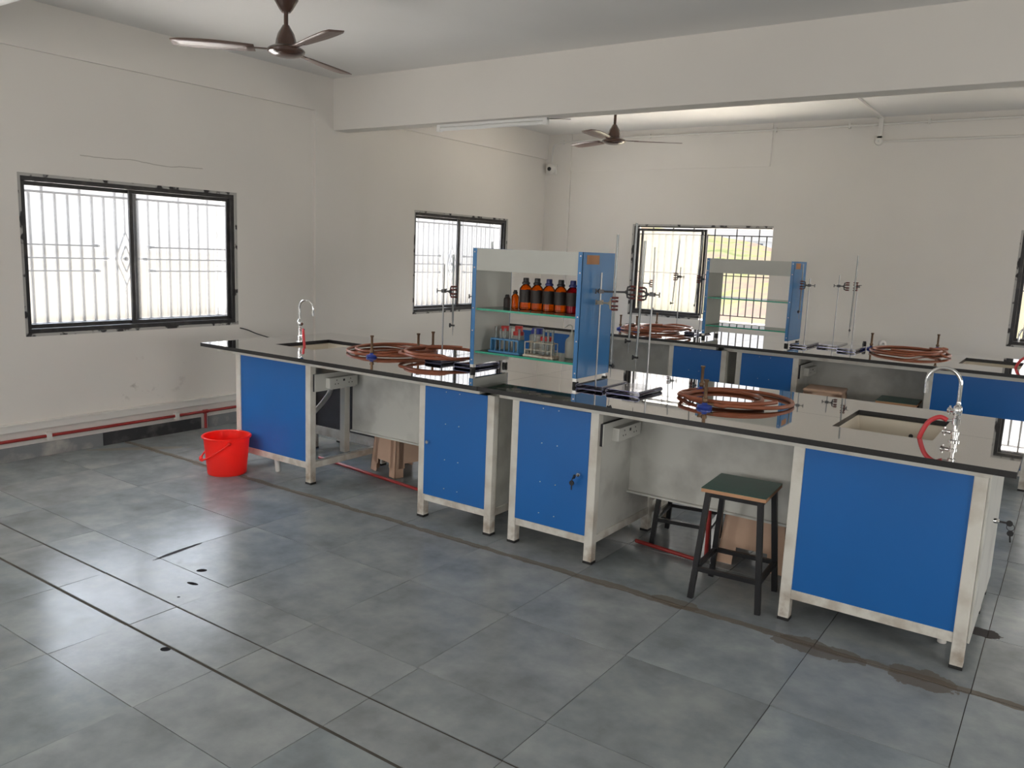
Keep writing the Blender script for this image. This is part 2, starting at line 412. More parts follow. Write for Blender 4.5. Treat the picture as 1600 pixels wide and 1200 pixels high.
def granite():
    """black granite with a hard mirror polish under a clear wax coat"""
    m = mat('polished_black_granite', (0.30, 0.295, 0.29), 0.03, metal=1.0, coat=1.0)
    n = m.node_tree.nodes; l = m.node_tree.links; p = n['Principled BSDF']
    p.inputs['Coat IOR'].default_value = 1.9; p.inputs['Coat Roughness'].default_value = 0.015
    tc = n.new('ShaderNodeTexCoord'); v = n.new('ShaderNodeTexNoise'); v.inputs['Scale'].default_value = 220; v.inputs['Detail'].default_value = 2
    l.new(tc.outputs['Object'], v.inputs['Vector'])
    cr = n.new('ShaderNodeValToRGB'); cr.color_ramp.elements[0].position = 0.40; cr.color_ramp.elements[1].position = 0.72
    cr.color_ramp.elements[0].color = (0.46, 0.45, 0.44, 1); cr.color_ramp.elements[1].color = (0.60, 0.59, 0.58, 1)
    l.new(v.outputs['Fac'], cr.inputs[0]); l.new(cr.outputs[0], p.inputs['Base Color'])
    return m
M['granite'] = granite()
M['granite_edge'] = mat('sawn_granite_edge', (0.012, 0.011, 0.011), 0.35, var=0.5, vscale=150)

def floor_mat():
    m = mat('grey_stone_tiles', (0.16, 0.19, 0.20), 0.3)
    nt = m.node_tree; n = nt.nodes; l = nt.links; p = n['Principled BSDF']
    tc = n.new('ShaderNodeTexCoord'); sp = n.new('ShaderNodeSeparateXYZ'); l.new(tc.outputs['Object'], sp.inputs[0])
    at = n.new('ShaderNodeAttribute'); at.attribute_name = 'tile'
    def noise(s, d, r=0.55, off=None):
        q = n.new('ShaderNodeTexNoise'); q.inputs['Scale'].default_value = s; q.inputs['Detail'].default_value = d; q.inputs['Roughness'].default_value = r
        if off is None: l.new(tc.outputs['Object'], q.inputs['Vector'])
        else: l.new(off, q.inputs['Vector'])
        return q.outputs['Fac']
    # every tile has its own cloud pattern
    vm = n.new('ShaderNodeVectorMath'); vm.operation = 'MULTIPLY_ADD'
    l.new(at.outputs['Color'], vm.inputs[0]); vm.inputs[1].default_value = (37, 53, 71); l.new(tc.outputs['Object'], vm.inputs[2])
    a = noise(3.2, 6, 0.6, vm.outputs[0]); b = noise(9, 5, 0.6, vm.outputs[0])
    cr = n.new('ShaderNodeValToRGB')
    cr.color_ramp.elements[0].position = 0.34; cr.color_ramp.elements[0].color = (0.202, 0.220, 0.230, 1)
    cr.color_ramp.elements[1].position = 0.66; cr.color_ramp.elements[1].color = (0.352, 0.380, 0.376, 1)
    e = cr.color_ramp.elements.new(0.5); e.color = (0.268, 0.294, 0.308, 1)
    l.new(math_node(nt, 'ADD', math_node(nt, 'MULTIPLY', a, 0.72), math_node(nt, 'MULTIPLY', b, 0.28)), cr.inputs[0])
    hv = n.new('ShaderNodeHueSaturation'); l.new(cr.outputs[0], hv.inputs['Color'])
    sc = n.new('ShaderNodeSeparateColor'); l.new(at.outputs['Color'], sc.inputs[0])
    l.new(math_node(nt, 'ADD', math_node(nt, 'MULTIPLY', sc.outputs[0], 0.16), 0.91), hv.inputs['Value'])
    l.new(math_node(nt, 'ADD', math_node(nt, 'MULTIPLY', sc.outputs[1], 0.5), 0.70), hv.inputs['Saturation'])
    col = hv.outputs[0]
    def over(mask, c):
        nonlocal col
        mx = n.new('ShaderNodeMix'); mx.data_type = 'RGBA'; l.new(mask, mx.inputs[0]); l.new(col, mx.inputs[6]); mx.inputs[7].default_value = (*c, 1)
        col = mx.outputs[2]
    w = noise(2.6, 6, 0.6); w2 = noise(11, 5, 0.6)
    # brown cement smear along the joint in front of the bench
    yy = math_node(nt, 'ADD', sp.outputs['Y'], 0.05)
    yy = math_node(nt, 'ADD', yy, math_node(nt, 'MULTIPLY', math_node(nt, 'SUBTRACT', w, 0.5), 0.10))
    yy = math_node(nt, 'ABSOLUTE', yy)
    wd = math_node(nt, 'ADD', 0.008, math_node(nt, 'MULTIPLY', w2, 0.034))
    band = math_node(nt, 'LESS_THAN', yy, wd)
    over(math_node(nt, 'MULTIPLY', band, 0.8), (0.165, 0.138, 0.110))
    def blob(x, y, rx, ry, c, am=1.0, nm=0.9, dirn=0.0):
        ca, sa = math.cos(dirn), math.sin(dirn)
        dx = math_node(nt, 'SUBTRACT', sp.outputs['X'], x); dy = math_node(nt, 'SUBTRACT', sp.outputs['Y'], y)
        u = math_node(nt, 'DIVIDE', math_node(nt, 'ADD', math_node(nt, 'MULTIPLY', dx, ca), math_node(nt, 'MULTIPLY', dy, sa)), rx)
        v = math_node(nt, 'DIVIDE', math_node(nt, 'SUBTRACT', math_node(nt, 'MULTIPLY', dy, ca), math_node(nt, 'MULTIPLY', dx, sa)), ry)
        q = math_node(nt, 'ADD', math_node(nt, 'MULTIPLY', u, u), math_node(nt, 'MULTIPLY', v, v))
        q = math_node(nt, 'ADD', q, math_node(nt, 'MULTIPLY', math_node(nt, 'SUBTRACT', w2, 0.5), nm * 2))
        mk = math_node(nt, 'MULTIPLY', math_node(nt, 'LESS_THAN', q, 1.0), am); over(mk, c)
        rmask[0] = math_node(nt, 'MAXIMUM', rmask[0], mk)
    brown = (0.145, 0.120, 0.095); black = (0.02, 0.02, 0.022)
    rmask = [band]
    blob(5.00, -0.07, 0.20, 0.075, brown, 0.75, 1.3)
    blob(5.42, -0.06, 0.13, 0.09, brown, 0.75, 1.3)
    blob(5.57, 0.60, 0.10, 0.05, (0.05, 0.035, 0.03), 0.8, 1.5)
    blob(4.33, -0.03, 0.12, 0.05, brown, 0.7, 1.2)
    blob(-0.20, -0.10, 0.35, 0.05, (0.16, 0.135, 0.10), 0.6, 1.3, 0.9)
    blob(*BLOBS[0], 0.026, 0.019, black, 1, 0.25, 0.7)
    blob(*BLOBS[1], 0.034, 0.013, black, 1, 0.25, 0.2)
    blob(*BLOBS[2], 0.008, 0.007, black, 1, 0.2)
    blob(*BLOBS[3], 0.17, 0.014, (0.06, 0.06, 0.07), 0.9, 1.3, R(97)); blob(2.879, -1.822, 0.022, 0.018, (0.03, 0.03, 0.035), 1, 0.5, 0.3)
    l.new(col, p.inputs['Base Color'])
    # worn polish
    rr = n.new('ShaderNodeMapRange'); rr.inputs[1].default_value = 0.3; rr.inputs[2].default_value = 0.7; rr.inputs[3].default_value = 0.17; rr.inputs[4].default_value = 0.25
    l.new(a, rr.inputs[0]); rg = math_node(nt, 'MAXIMUM', rr.outputs[0], math_node(nt, 'MULTIPLY', rmask[0], 0.9)); l.new(rg, p.inputs['Roughness'])
    l.new(math_node(nt, 'MULTIPLY', math_node(nt, 'SUBTRACT', 1.0, rmask[0]), 0.12), p.inputs['Specular IOR Level'])
    bp = n.new('ShaderNodeBump'); bp.inputs['Strength'].default_value = 0.06; bp.inputs['Distance'].default_value = 0.01
    l.new(noise(2.5, 1, 0.4, vm.outputs[0]), bp.inputs['Height']); l.new(bp.outputs['Normal'], p.inputs['Normal'])
    return m
BLOBS = [(2.285, -1.247), (2.389, -1.369), (2.475, -1.50), (1.965, -1.17)]
M['floor'] = floor_mat()
M['grout'] = mat('cement_grout', (0.075, 0.066, 0.055), 0.9, var=0.3, vscale=8)
M['skirt'] = mat('grey_skirting_tile', (0.20, 0.21, 0.22), 0.45, dirt=(0.50, 0.48, 0.44), vscale=5)
M['skirt_dark'] = mat('dark_skirting_tile', (0.035, 0.036, 0.04), 0.5, dirt=(0.16, 0.16, 0.15), vscale=7)

def ground_mat():
    m = mat('field_grass', (0.3, 0.35, 0.1), 0.95, spec=0.1)
    n = m.node_tree.nodes; l = m.node_tree.links; p = n['Principled BSDF']
    tc = n.new('ShaderNodeTexCoord'); q = n.new('ShaderNodeTexNoise'); q.inputs['Scale'].default_value = 0.7; q.inputs['Detail'].default_value = 8; q.inputs['Roughness'].default_value = 0.65
    mp = n.new('ShaderNodeMapping'); mp.inputs['Scale'].default_value = (1.0, 0.22, 1.0)
    l.new(tc.outputs['Object'], mp.inputs['Vector']); l.new(mp.outputs[0], q.inputs['Vector'])
    cr = n.new('ShaderNodeValToRGB')
    cr.color_ramp.elements[0].position = 0.33; cr.color_ramp.elements[0].color = (0.30, 0.38, 0.14, 1)
    cr.color_ramp.elements[1].position = 0.60; cr.color_ramp.elements[1].color = (0.60, 0.40, 0.31, 1)
    e = cr.color_ramp.elements.new(0.45); e.color = (0.54, 0.53, 0.24, 1)
    e = cr.color_ramp.elements.new(0.52); e.color = (0.60, 0.49, 0.31, 1)
    l.new(q.outputs['Fac'], cr.inputs[0]); l.new(cr.outputs[0], p.inputs['Base Color'])
    return m
M['field'] = ground_mat()
M['yard'] = mat('pale_soil', (0.60, 0.52, 0.40), 0.95, spec=0.1, var=0.15, vscale=0.5)

# ------------------------------------------------------------------ the setting
XW = -0.49; YB = 6.115; ZC = 3.242; ZB = 2.757; BY0, BY1 = 2.171, 2.353
XR = 10.0; YF = -6.0; WT = 0.24
SILL, HEAD = 0.899, 2.07
WIN_L = [(-4.95, -3.12), (-0.77, 1.06), (3.413, 5.243)]
WIN_B = [(0.875, 2.705), (5.19, 7.02)]
WIN_F = [(0.7, 2.53), (5.3, 7.13)]
WIN_R = [(-2.9, -1.07), (3.1, 4.93)]

def tiled_floor():
    mb = MB(); bm = mb.bm
    lay = bm.loops.layers.float_color.new('tile')
    xs = [3.775 + 0.608 * k for k in range(-8, 12)]
    xs = [x for x in xs if XW < x < XR]; xs = [XW] + xs + [XR]
    ys = [-2.135 - 0.612 * k for k in range(7)]; ys.reverse()
    ys += [-1.80, -1.565, -1.288, -0.66, -0.058]
    y = -0.058
    while y < YB - 0.4: y += 0.61; ys.append(y)
    ys = [v for v in ys if YF < v < YB]; ys = [YF] + ys + [YB]
    gx = 0.0016
    wide = {-1.80: 0.0085, -1.565: 0.006, -0.058: 0.005}
    for j in range(len(ys) - 1):
        for i in range(len(xs) - 1):
            y0, y1 = ys[j], ys[j + 1]
            g0 = wide.get(y0, 0.0018); g1 = wide.get(y1, 0.0018)
            jx = 0.006 * math.sin(j * 7.3)
            a, b = xs[i] + gx + (jx if i > 0 else 0), xs[i + 1] - gx + (jx if i < len(xs) - 2 else 0)
            c, d = y0 + g0, y1 - g1
            tx, ty = random.uniform(-1, 1) * 0.0010, random.uniform(-1, 1) * 0.0010
            zt = [-0.0022 + sx * tx + sy * ty for sx, sy in ((-1, -1), (1, -1), (1, 1), (-1, 1))]
            cs = [(a, c), (b, c), (b, d), (a, d)]
            hi = [bm.verts.new((p[0], p[1], z)) for p, z in zip(cs, zt)]
            lo = [bm.verts.new((p[0], p[1], -0.03)) for p in cs]
            rc = (random.random(), random.random(), random.random(), 1)
            if abs(y0 + 1.80) < 0.01: rc = (rc[0] * 0.4, 0.0, rc[2], 1)
            fs = [bm.faces.new(hi)] + [bm.faces.new((lo[k], lo[(k + 1) % 4], hi[(k + 1) % 4], hi[k])) for k in range(4)]
            for f in fs:
                f.material_index = 0
                for lp in f.loops: lp[lay] = rc
    mb.m = 1
    mb.box(XW - WT, XR + WT, YF - WT, YB + WT, -0.15, -0.0065)
    o = struct('floor', mb, [M['floor'], M['grout']], 'grey stone tiled floor with brown cement joints')
    return o
tiled_floor()

def wall_with_holes(mb, along, n0, n1, a0, a1, z0, z1, holes):
    """wall panel spanning a0..a1 along an axis, n0..n1 thick; rectangular openings"""
    def bx(p, q, r, s_):
        if q - p < 1e-4 or s_ - r < 1e-4: return
        if along == 'y': mb.box(n0, n1, p, q, r, s_)
        else: mb.box(p, q, n0, n1, r, s_)
    cur = a0
    for h0, h1 in holes:
        bx(cur, h0, z0, z1); bx(h0, h1, z0, SILL); bx(h0, h1, HEAD, z1); cur = h1
    bx(cur, a1, z0, z1)
b = MB()
wall_with_holes(b, 'y', XW - WT, XW, YF - WT, YB + WT, -0.15, ZC + 0.15, WIN_L)
b.box(XW, XW + 0.03, 1.944, 2.562, -0.003, ZC)           # column face
b.box(XW, XW + 0.03, YF, 1.944, 2.914, ZC)               # beam band over the windows
b.box(XW, XW + 0.03, 2.562, YB, 2.914, ZC)
struct('wall_left', b, M['wall_l'], 'off-white plastered wall with two frosted sliding windows')
b = MB()
wall_with_holes(b, 'x', YB, YB + WT, XW, XR, -0.15, ZC + 0.15, WIN_B)
b.box(XW, -0.095, YB - 0.025, YB, -0.003, ZC)            # corner column
b.box(-0.095, 2.6, YB - 0.012, YB, 2.753, ZC)
struct('wall_back', b, M['wall'], 'off-white plastered wall with a half open sliding window')
b = MB(); wall_with_holes(b, 'x', YF - WT, YF, XW, XR, -0.15, ZC + 0.15, WIN_F)
struct('wall_front', b, M['wall'], 'off-white plastered wall facing the bench fronts')
b = MB(); wall_with_holes(b, 'y', XR, XR + WT, YF - WT, YB + WT, -0.15, ZC + 0.15, WIN_R)
struct('wall_right', b, M['wall'], 'off-white plastered wall across from the left windows')
b = MB(); b.box(XW - WT, XR + WT, YF - WT, YB + WT, ZC, ZC + 0.15)
struct('ceiling', b, M['ceil'], 'off-white plastered ceiling')
b = MB(); b.box(XW, XR, BY0, BY1, ZB, ZC + 0.02)
struct('trim_1', b, M['wall'], 'deep plastered ceiling beam crossing the room', bevel=0.006)
b = MB(); b.box(XW, XR, -1.76, -1.58, ZB, ZC + 0.02)
struct('trim_2', b, M['wall'], 'plastered ceiling beam at the top left corner of the photo', bevel=0.006)
# skirting: pale grey tiles, a dark repainted stretch, pale grey again
b = MB(); b.box(XW, XW + 0.012, YF, -0.24, -0.003, 0.10); b.m = 1; b.box(XW, XW + 0.012, -0.238, 0.645, -0.003, 0.10)
b.m = 0; b.box(XW, XW + 0.012, 0.72, 1.944, -0.003, 0.10); b.box(XW + 0.03, XW + 0.042, 1.944, 2.562, -0.003, 0.10); b.box(XW, XW + 0.012, 2.562, YB - 0.03, -0.003, 0.10)
struct('baseboard_left', b, [M['skirt'], M['skirt_dark']], 'grey stone skirting with flaking paint on its top edge')
b = MB(); b.box(-0.095, XR, YB - 0.012, YB, -0.003, 0.10); struct('baseboard_back', b, M['skirt'], 'grey stone skirting under the back windows')

# ------------------------------------------------------------------ windows
def window(n, axis, a0, a1, label, sashes, orn=False, half=False):
    w = a1 - a0; h = HEAD - SILL
    root = bpy.data.objects.new('window_%d' % n, None); COL.objects.link(root); OFF[root.name] = Vector((0, 0, 0))
    root['kind'] = 'structure'; root['label'] = label; root['category'] = 'window'
    def ring(mb, u0, u1, v0, v1, y0, y1, t):
        mb.box(u0, u1, y0, y1, v0, v0 + t); mb.box(u0, u1, y0, y1, v1 - t, v1)
        mb.box(u0, u0 + t, y0, y1, v0 + t, v1 - t); mb.box(u1 - t, u1, y0, y1, v0 + t, v1 - t)
    if half:
        e = 0.985
        mb = MB(); mb.box(0.0005, w - 0.0005, 0.004, 0.034, h - 0.022, h - 0.0005); mb.box(0.0005, 0.02, 0.004, 0.034, 0.0005, h - 0.022); mb.box(0.02, e, 0.004, 0.034, 0.0005, 0.02)
        struct('putty_rim', mb, M['rim'], parent=root)
        mb = MB(); mb.box(0.018, e, 0.02, 0.11, 0.018, 0.054); mb.box(0.018, w - 0.02, 0.02, 0.11, h - 0.036, h - 0.020); mb.box(0.018, 0.054, 0.02, 0.11, 0.054, h - 0.036)
        struct('frame', mb, M['win_black'], parent=root, bevel=0.003)
    else:
        mb = MB(); ring(mb, 0.0005, w - 0.0005, 0.0005, h - 0.0005, 0.004, 0.034, 0.020)
        struct('putty_rim', mb, M['rim'], parent=root)
    if not half:
        mb = MB(); ring(mb, 0.018, w - 0.018, 0.018, h - 0.018, 0.020, 0.110, 0.036)
        struct('frame', mb, M['win_black'], parent=root, bevel=0.003)
    for (u0, u1, dy) in sashes:
        mb = MB(); ring(mb, u0, u1, 0.052, h - 0.052, dy, dy + 0.024, 0.030)
        s = struct('sash', mb, M['win_black'], parent=root, bevel=0.002)
        mb = MB(); mb.box(u0 + 0.022, u1 - 0.022, dy + 0.009, dy + 0.013, 0.075, h - 0.075)
        struct('pane', mb, M['pane_hazy' if half else 'pane'], parent=s)
    # iron grille outside
    mb = MB(); y = 0.15; bt = 0.012 if half else 0.017
    zt, zb = h - 0.118, 0.075
    mb.bar((0, y, zt), (w, y, zt), bt); mb.bar((0, y, zb), (w, y, zb), bt)
    k = 0; p = 0.093; u = 0.042
    cu = 0.862
    while u < w:
        full = (k % 3 == 2)
        mid = orn and abs(u - cu) < 0.04
        if not mid:
            mb.bar((u, y, 0.0 if full else zb), (u, y, h if full else zt), bt)
        u += p; k += 1
    if orn:
        for vv, gap in ((0.668, 0.235), (0.570, 0.165), (0.473, 0.235)):
            mb.bar((0, y, vv), (cu - gap, y, vv), 0.010); mb.bar((cu + gap, y, vv), (w, y, vv), 0.010)
            for q in (-1, 1): mb.sphere((cu + q * gap, y, vv), 0.020, 8, (1.6, 0.8, 0.8))
        for sc_ in (1.0, 0.5):
            D = [(cu, y, 0.57 + 0.215 * sc_), (cu + 0.088 * sc_, y, 0.57), (cu, y, 0.57 - 0.215 * sc_), (cu - 0.088 * sc_, y, 0.57)]
            for i in range(4): mb.bar(D[i], D[(i + 1) % 4], 0.012)
        mb.bar((cu, y, 0.785), (cu, y, h), 0.012); mb.bar((cu, y, 0.0), (cu, y, 0.355), 0.012)
        mb.sphere((cu, y, 0.57), 0.022, 8)
    else:
        for vv in (0.565,): mb.bar((0, y, vv), (w, y, vv), 0.010)
    struct('grille', mb, M['grille'], parent=root)
    if axis == 'L': root.location = (XW, a0, SILL); root.rotation_euler = (0, 0, R(90))
    elif axis == 'B': root.location = (a0, YB, SILL)
    elif axis == 'F': root.location = (a1, YF, SILL); root.rotation_euler = (0, 0, R(180))
    elif axis == 'R': root.location = (XR, a1, SILL); root.rotation_euler = (0, 0, R(-90))
    return root
std = [(0.05, 0.93, 0.078), (0.85, 1.78, 0.046)]
window(1, 'L', *WIN_L[1], 'frosted two pane sliding window nearest the camera on the left wall', std, orn=True)
window(2, 'L', *WIN_L[2], 'frosted sliding window on the left wall behind the loaded rack', std, orn=True)
window(3, 'B', *WIN_B[0], 'half open sliding window on the back wall showing a green field', [(0.05, 0.955, 0.046), (0.095, 0.985, 0.078)], half=True)
window(4, 'B', *WIN_B[1], 'frosted sliding window cut by the right edge of the photo', std)

# ------------------------------------------------------------------ outdoors
def field_z(x, d):
    a = (5.76 - x) / (d + 10.2)
    zc = min(4.6, max(0.9, 2.55 + (a - 0.3157) * 8.4))
    t = d / 42.0
    z = -0.9 + (zc + 0.9) * (t if t < 1 else max(0, 1 - 1.2 * (t - 1)))
    return z + 0.12 * math.sin(x * 0.5 + d * 0.2) * min(1, d / 20)
b = MB(); nx, ny = 90, 90
grid = []
for j in range(ny + 1):
    row = []
    d = 100 * (j / ny) ** 1.4
    for i in range(nx + 1):
        y = 6.6 + d; xl = 5.76 - (y + 3.59) * 0.66 - 1.0
        x = xl + (60 - xl) * (i / nx) ** 1.3
        z = field_z(x, d) + random.uniform(-0.08, 0.08) * min(1, d / 12)
        row.append(b.bm.verts.new((x, y, z)))
    grid.append(row)
for j in range(ny):
    for i in range(nx):
        f = b.bm.faces.new((grid[j][i], grid[j][i + 1], grid[j + 1][i + 1], grid[j + 1][i])); f.smooth = True
struct('ground_field', b, M['field'], 'overgrown green and tan field rising beyond the back wall')
b = MB(); b.box(-120, XW - WT, -60, 120, -1.05, -0.95)
struct('ground_yard', b, M['yard'], 'pale bare soil outside the left windows')
fb = thing('distant_building', 'small pale building on the hill seen through the open window', 'building', (-46.0, 152, 0.0))
b = MB(); b.box(-48.5, -43.7, 150, 156, -3.0, 5.4); part('wall', b, M['concrete'], fb)
b = MB(); b.box(-48.8, -43.4, 149.7, 156.3, 5.4, 5.6); part('roof', b, M['concrete'], fb)
for x in (-47.8, -45.6):
    b = MB(); b.box(x, x + 1.3, 149.9, 150.02, 3.85, 4.95); part('window', b, M['dark_glass'], fb)

# ------------------------------------------------------------------ laboratory benches
HT = 0.90; TS = 0.026          # worktop height and slab thickness
FY0, FY1 = 0.117, 0.167        # front legs
MY0, MY1 = 0.82, 0.87          # middle legs
BYa, BYb = 1.113, 1.163        # far legs
def bench(name, label, sx, cx, rail, open_x, side_out, lock_side, key):
    """one steel bench unit: sink bay sx=(x0,x1), cupboard bay cx=(x0,x1)"""
    mid = (min(sx[0], cx[0]) + max(sx[1], cx[1])) / 2
    root = thing(name, label, 'lab bench', (mid, 0.64, 0))
    w = 0.05
    zr0, zr1 = 0.833, HT - TS
    b = MB()
    b.box(rail[0], rail[1], FY0 - 0.012, FY1, zr0 + 0.002, zr1)          # front top rail
    b.box(rail[0], rail[1], BYa, BYb + 0.012, zr0 + 0.002, zr1)
    for x in (sx[0], sx[1] - w, cx[0], cx[1] - w):
        b.box(x + 0.002, x + w - 0.002, FY1, BYa, zr0 + 0.004, zr1)
    for bay in (sx, cx):
        b.box(bay[0] + w, bay[1] - w, FY0 + 0.004, FY1 - 0.006, 0.110, 0.155)  # bottom rails
        b.box(bay[0] + w, bay[1] - w, MY0 + 0.004, MY1 - 0.004, 0.13, 0.20)
        b.box(bay[0] + w, bay[1] - w, BYa + 0.004, BYb - 0.004, 0.110, 0.155)
        for x in (bay[0], bay[1] - w):
            b.box(x + 0.003, x + w - 0.003, FY1, MY0, 0.112, 0.155)
            b.box(x + 0.003, x + w - 0.003, MY1, BYa, 0.112, 0.155)
    part('frame', b, M['white_steel'], root, bevel=0.002)
    for x in (sx[0], sx[1] - w, cx[0], cx[1] - w):
        for y0, y1 in ((FY0, FY1), (MY0, MY1), (BYa, BYb)):
            b = MB(); b.box(x, x + w, y0, y1, 0.012, zr0 + 0.003)
            lg = part('leg', b, M['white_steel'], root, bevel=0.003)
            b = MB(); b.box(x - 0.001, x + w + 0.001, y0 - 0.001, y1 + 0.001, 0.0, 0.014)
            part('rubber_foot', b, M['rubber'], lg)
    # sink bay: blue front, back with the bay's shade put into its colour, blue far front
    b = MB(); b.box(sx[0] + w - 0.004, sx[1] - w + 0.004, FY0 + 0.008, FY0 + 0.022, 0.150, zr0 + 0.004); part('front_panel', b, M['blue_panel'], root, label='plain blue fixed panel')
    b = MB(); b.box(sx[0] + w, sx[1] - w, MY0 + 0.02, MY0 + 0.03, 0.20, 0.685); part('inner_panel', b, M['black_panel'], root, label='inner panel with shade put into its dark colour')
    b = MB(); b.box(sx[0] + w, sx[1] - w, BYb - 0.022, BYb - 0.008, 0.15, zr0); part('far_panel', b, M['blue_panel'], root)
    # cupboard bay: box of white sheet with a blue door
    for x in (cx[0] + 0.012, cx[1] - 0.02):
        b = MB(); b.box(x, x + 0.008, FY1, MY0, 0.150, zr0 + 0.005); part('side_panel', b, M['white_panel'], root)
    b = MB(); b.box(cx[0] + w, cx[1] - w, MY0 - 0.012, MY0 - 0.002, 0.155, zr0); part('back_panel', b, M['white_panel'], root)
    b = MB(); b.box(cx[0] + 0.02, cx[1] - 0.02, FY1, MY0, 0.156, 0.164); part('bottom_panel', b, M['white_panel'], root)
    b = MB(); b.box(cx[0] + w - 0.002, cx[1] - w + 0.002, FY0 - 0.004, FY0 + 0.016, 0.154, zr0 - 0.001)
    d = part('door', b, M['blue_panel'], root, bevel=0.002, label='blue cupboard door')
    cw = cx[1] - cx[0]
    for fx in (0.38, 0.56):
        for fz in (0.22, 0.40, 0.62, 0.815):
            b = MB(); b.lathe([(0.0, -0.0045), (0.003, -0.004), (0.003, 0.0)], (cx[0] + cw * fx, FY0 - 0.004, fz), 8, (0, 1, 0))
            part('rivet', b, M['white_panel'], d)
    lx = cx[0] + w + 0.035 if lock_side < 0 else cx[1] - w - 0.045
    b = MB(); b.lathe([(0.0, 0.022), (0.010, 0.022), (0.012, 0.018), (0.012, 0.0)], (lx, FY0 - 0.004, 0.49), 12, (0, -1, 0))
    lk = part('lock', b, M['chrome'], d, label='chrome cam lock')
    if key:
        b = MB(); b.bar((lx, FY0 - 0.024, 0.49), (lx, FY0 - 0.05, 0.49), 0.008, 0.002)
        b.lathe([(0, -0.002), (0.012, -0.002), (0.012, 0.002), (0, 0.002)], (lx - 0.004, FY0 - 0.056, 0.486), 12, (1, 0, 0))
        b.bar((lx - 0.012, FY0 - 0.056, 0.478), (lx - 0.020, FY0 - 0.05, 0.462), 0.005)
        b.lathe([(0, -0.003), (0.014, -0.003), (0.014, 0.003), (0, 0.003)], (lx - 0.022, FY0 - 0.048, 0.446), 12, (0, 1, 0))
        b.bar((lx - 0.022, FY0 - 0.048, 0.435), (lx - 0.022, FY0 - 0.048, 0.408), 0.007, 0.002)
        part('key', b, M['black_plastic'], lk, label='black headed key left in the lock')
    # knee space panel between the bays
    k0 = min(sx[1], cx[1]); k1 = max(sx[0], cx[0])
    b = MB(); b.box(k0 - 0.035, k1 + 0.03, 0.545, 0.557, 0.318, zr0 + 0.005); b.box(k0 - 0.03, k1 + 0.03, 0.520, 0.560, 0.316, 0.326)
    part('modesty_panel', b, M['white_panel'], root)
    b = MB(); b.box(k0 - 0.03, k1 + 0.03, 1.128, 1.140, 0.318, zr0 + 0.005); part('far_modesty_panel', b, M['white_panel'], root)
    b = MB(); b.box(open_x[0], open_x[1], 0.49, 0.54, 0.155, zr0 + 0.002); part('post', b, M['white_steel'], root, bevel=0.002)
    # power point board on the side facing the knee space
    s = side_out
    X = k0
    b = MB(); b.box(X, X + 0.016, 0.14, 0.52, 0.655, 0.775); bd = part('socket_board', b, M['black_panel'], root, label='black edged backing board')
    b = MB(); b.box(X + 0.016, X + 0.020, 0.14, 0.52, 0.655, 0.775); part('board_face', b, M['socket'], bd)
    b = MB(); b.box(X + 0.020, X + 0.062, 0.235, 0.50, 0.672, 0.745); sb = part('socket_box', b, M['socket'], root, bevel=0.003, label='white double power socket')
    for yy in (0.30, 0.43):
        for dy, dz in ((0, 0.018), (-0.014, -0.008), (0.014, -0.008)):
            b = MB(); b.lathe([(0, 0.0628), (0.0045, 0.0628), (0.0045, 0.055)], (X, yy + dy, 0.708 + dz), 8, (1, 0, 0)); part('socket_hole', b, M['black_plastic'], sb)
    b = MB(); b.box(X + 0.05, X + 0.0645, 0.36, 0.375, 0.715, 0.73); part('switch', b, M['black_plastic'], sb)
    return root
bl = bench('lab_bench', 'left half of the front bench, with the red bucket at its end', (0.735, 1.542), (2.524, 3.089), (0.53, 2.99), (1.435, 1.485), 1, -1, False)
br = bench('lab_bench', 'right half of the front bench, with the green topped stool under it', (4.776, 5.547), (3.215, 3.769), (3.13, 5.56), (4.79, 4.84), 1, 1, True)
# white lockable end door of the right unit
b = MB(); b.box(5.5475, 5.557, 0.165, 1.11, 0.105, 0.83); ed = part('end_door', b, M['white_panel'], br, bevel=0.002, label='white end door with scuffed paint')
for y, z in ((0.66, 0.52),):
    b = MB(); b.lathe([(0.0, 0.024), (0.010, 0.024), (0.012, 0.02), (0.012, 0.0)], (5.557, y, z), 12, (1, 0, 0)); lk = part('lock', b, M['chrome'], ed)
    b = MB(); b.bar((5.581, y, z), (5.615, y, z), 0.004, 0.009); b.lathe([(0, -0.003), (0.014, -0.003), (0.014, 0.003), (0, 0.003)], (5.622, y, z), 12, (0, 1, 0))
    b.tube(arc((5.628, y, z - 0.018), 0.016, R(100), R(430), 14), 0.0015, 6)
    b.lathe([(0, -0.003), (0.014, -0.003), (0.014, 0.003), (0, 0.003)], (5.630, y, z - 0.046), 12, (0, 1, 0)); b.bar((5.630, y, z - 0.058), (5.634, y, z - 0.088), 0.007, 0.002)
    part('key', b, M['black_plastic'], lk, label='pair of black headed keys on a ring')
# rear bench: the same two units
DX, DY = 0.078, 3.494
bl2 = copy_tree(bl); bl2.location += Vector((DX, DY, 0)); bl2['label'] = 'left half of the rear bench, hidden in part by the loaded rack'
br2 = copy_tree(br); br2.location += Vector((DX - 0.03, DY, 0)); br2['label'] = 'right half of the rear bench, with the beige stool at its knee space'

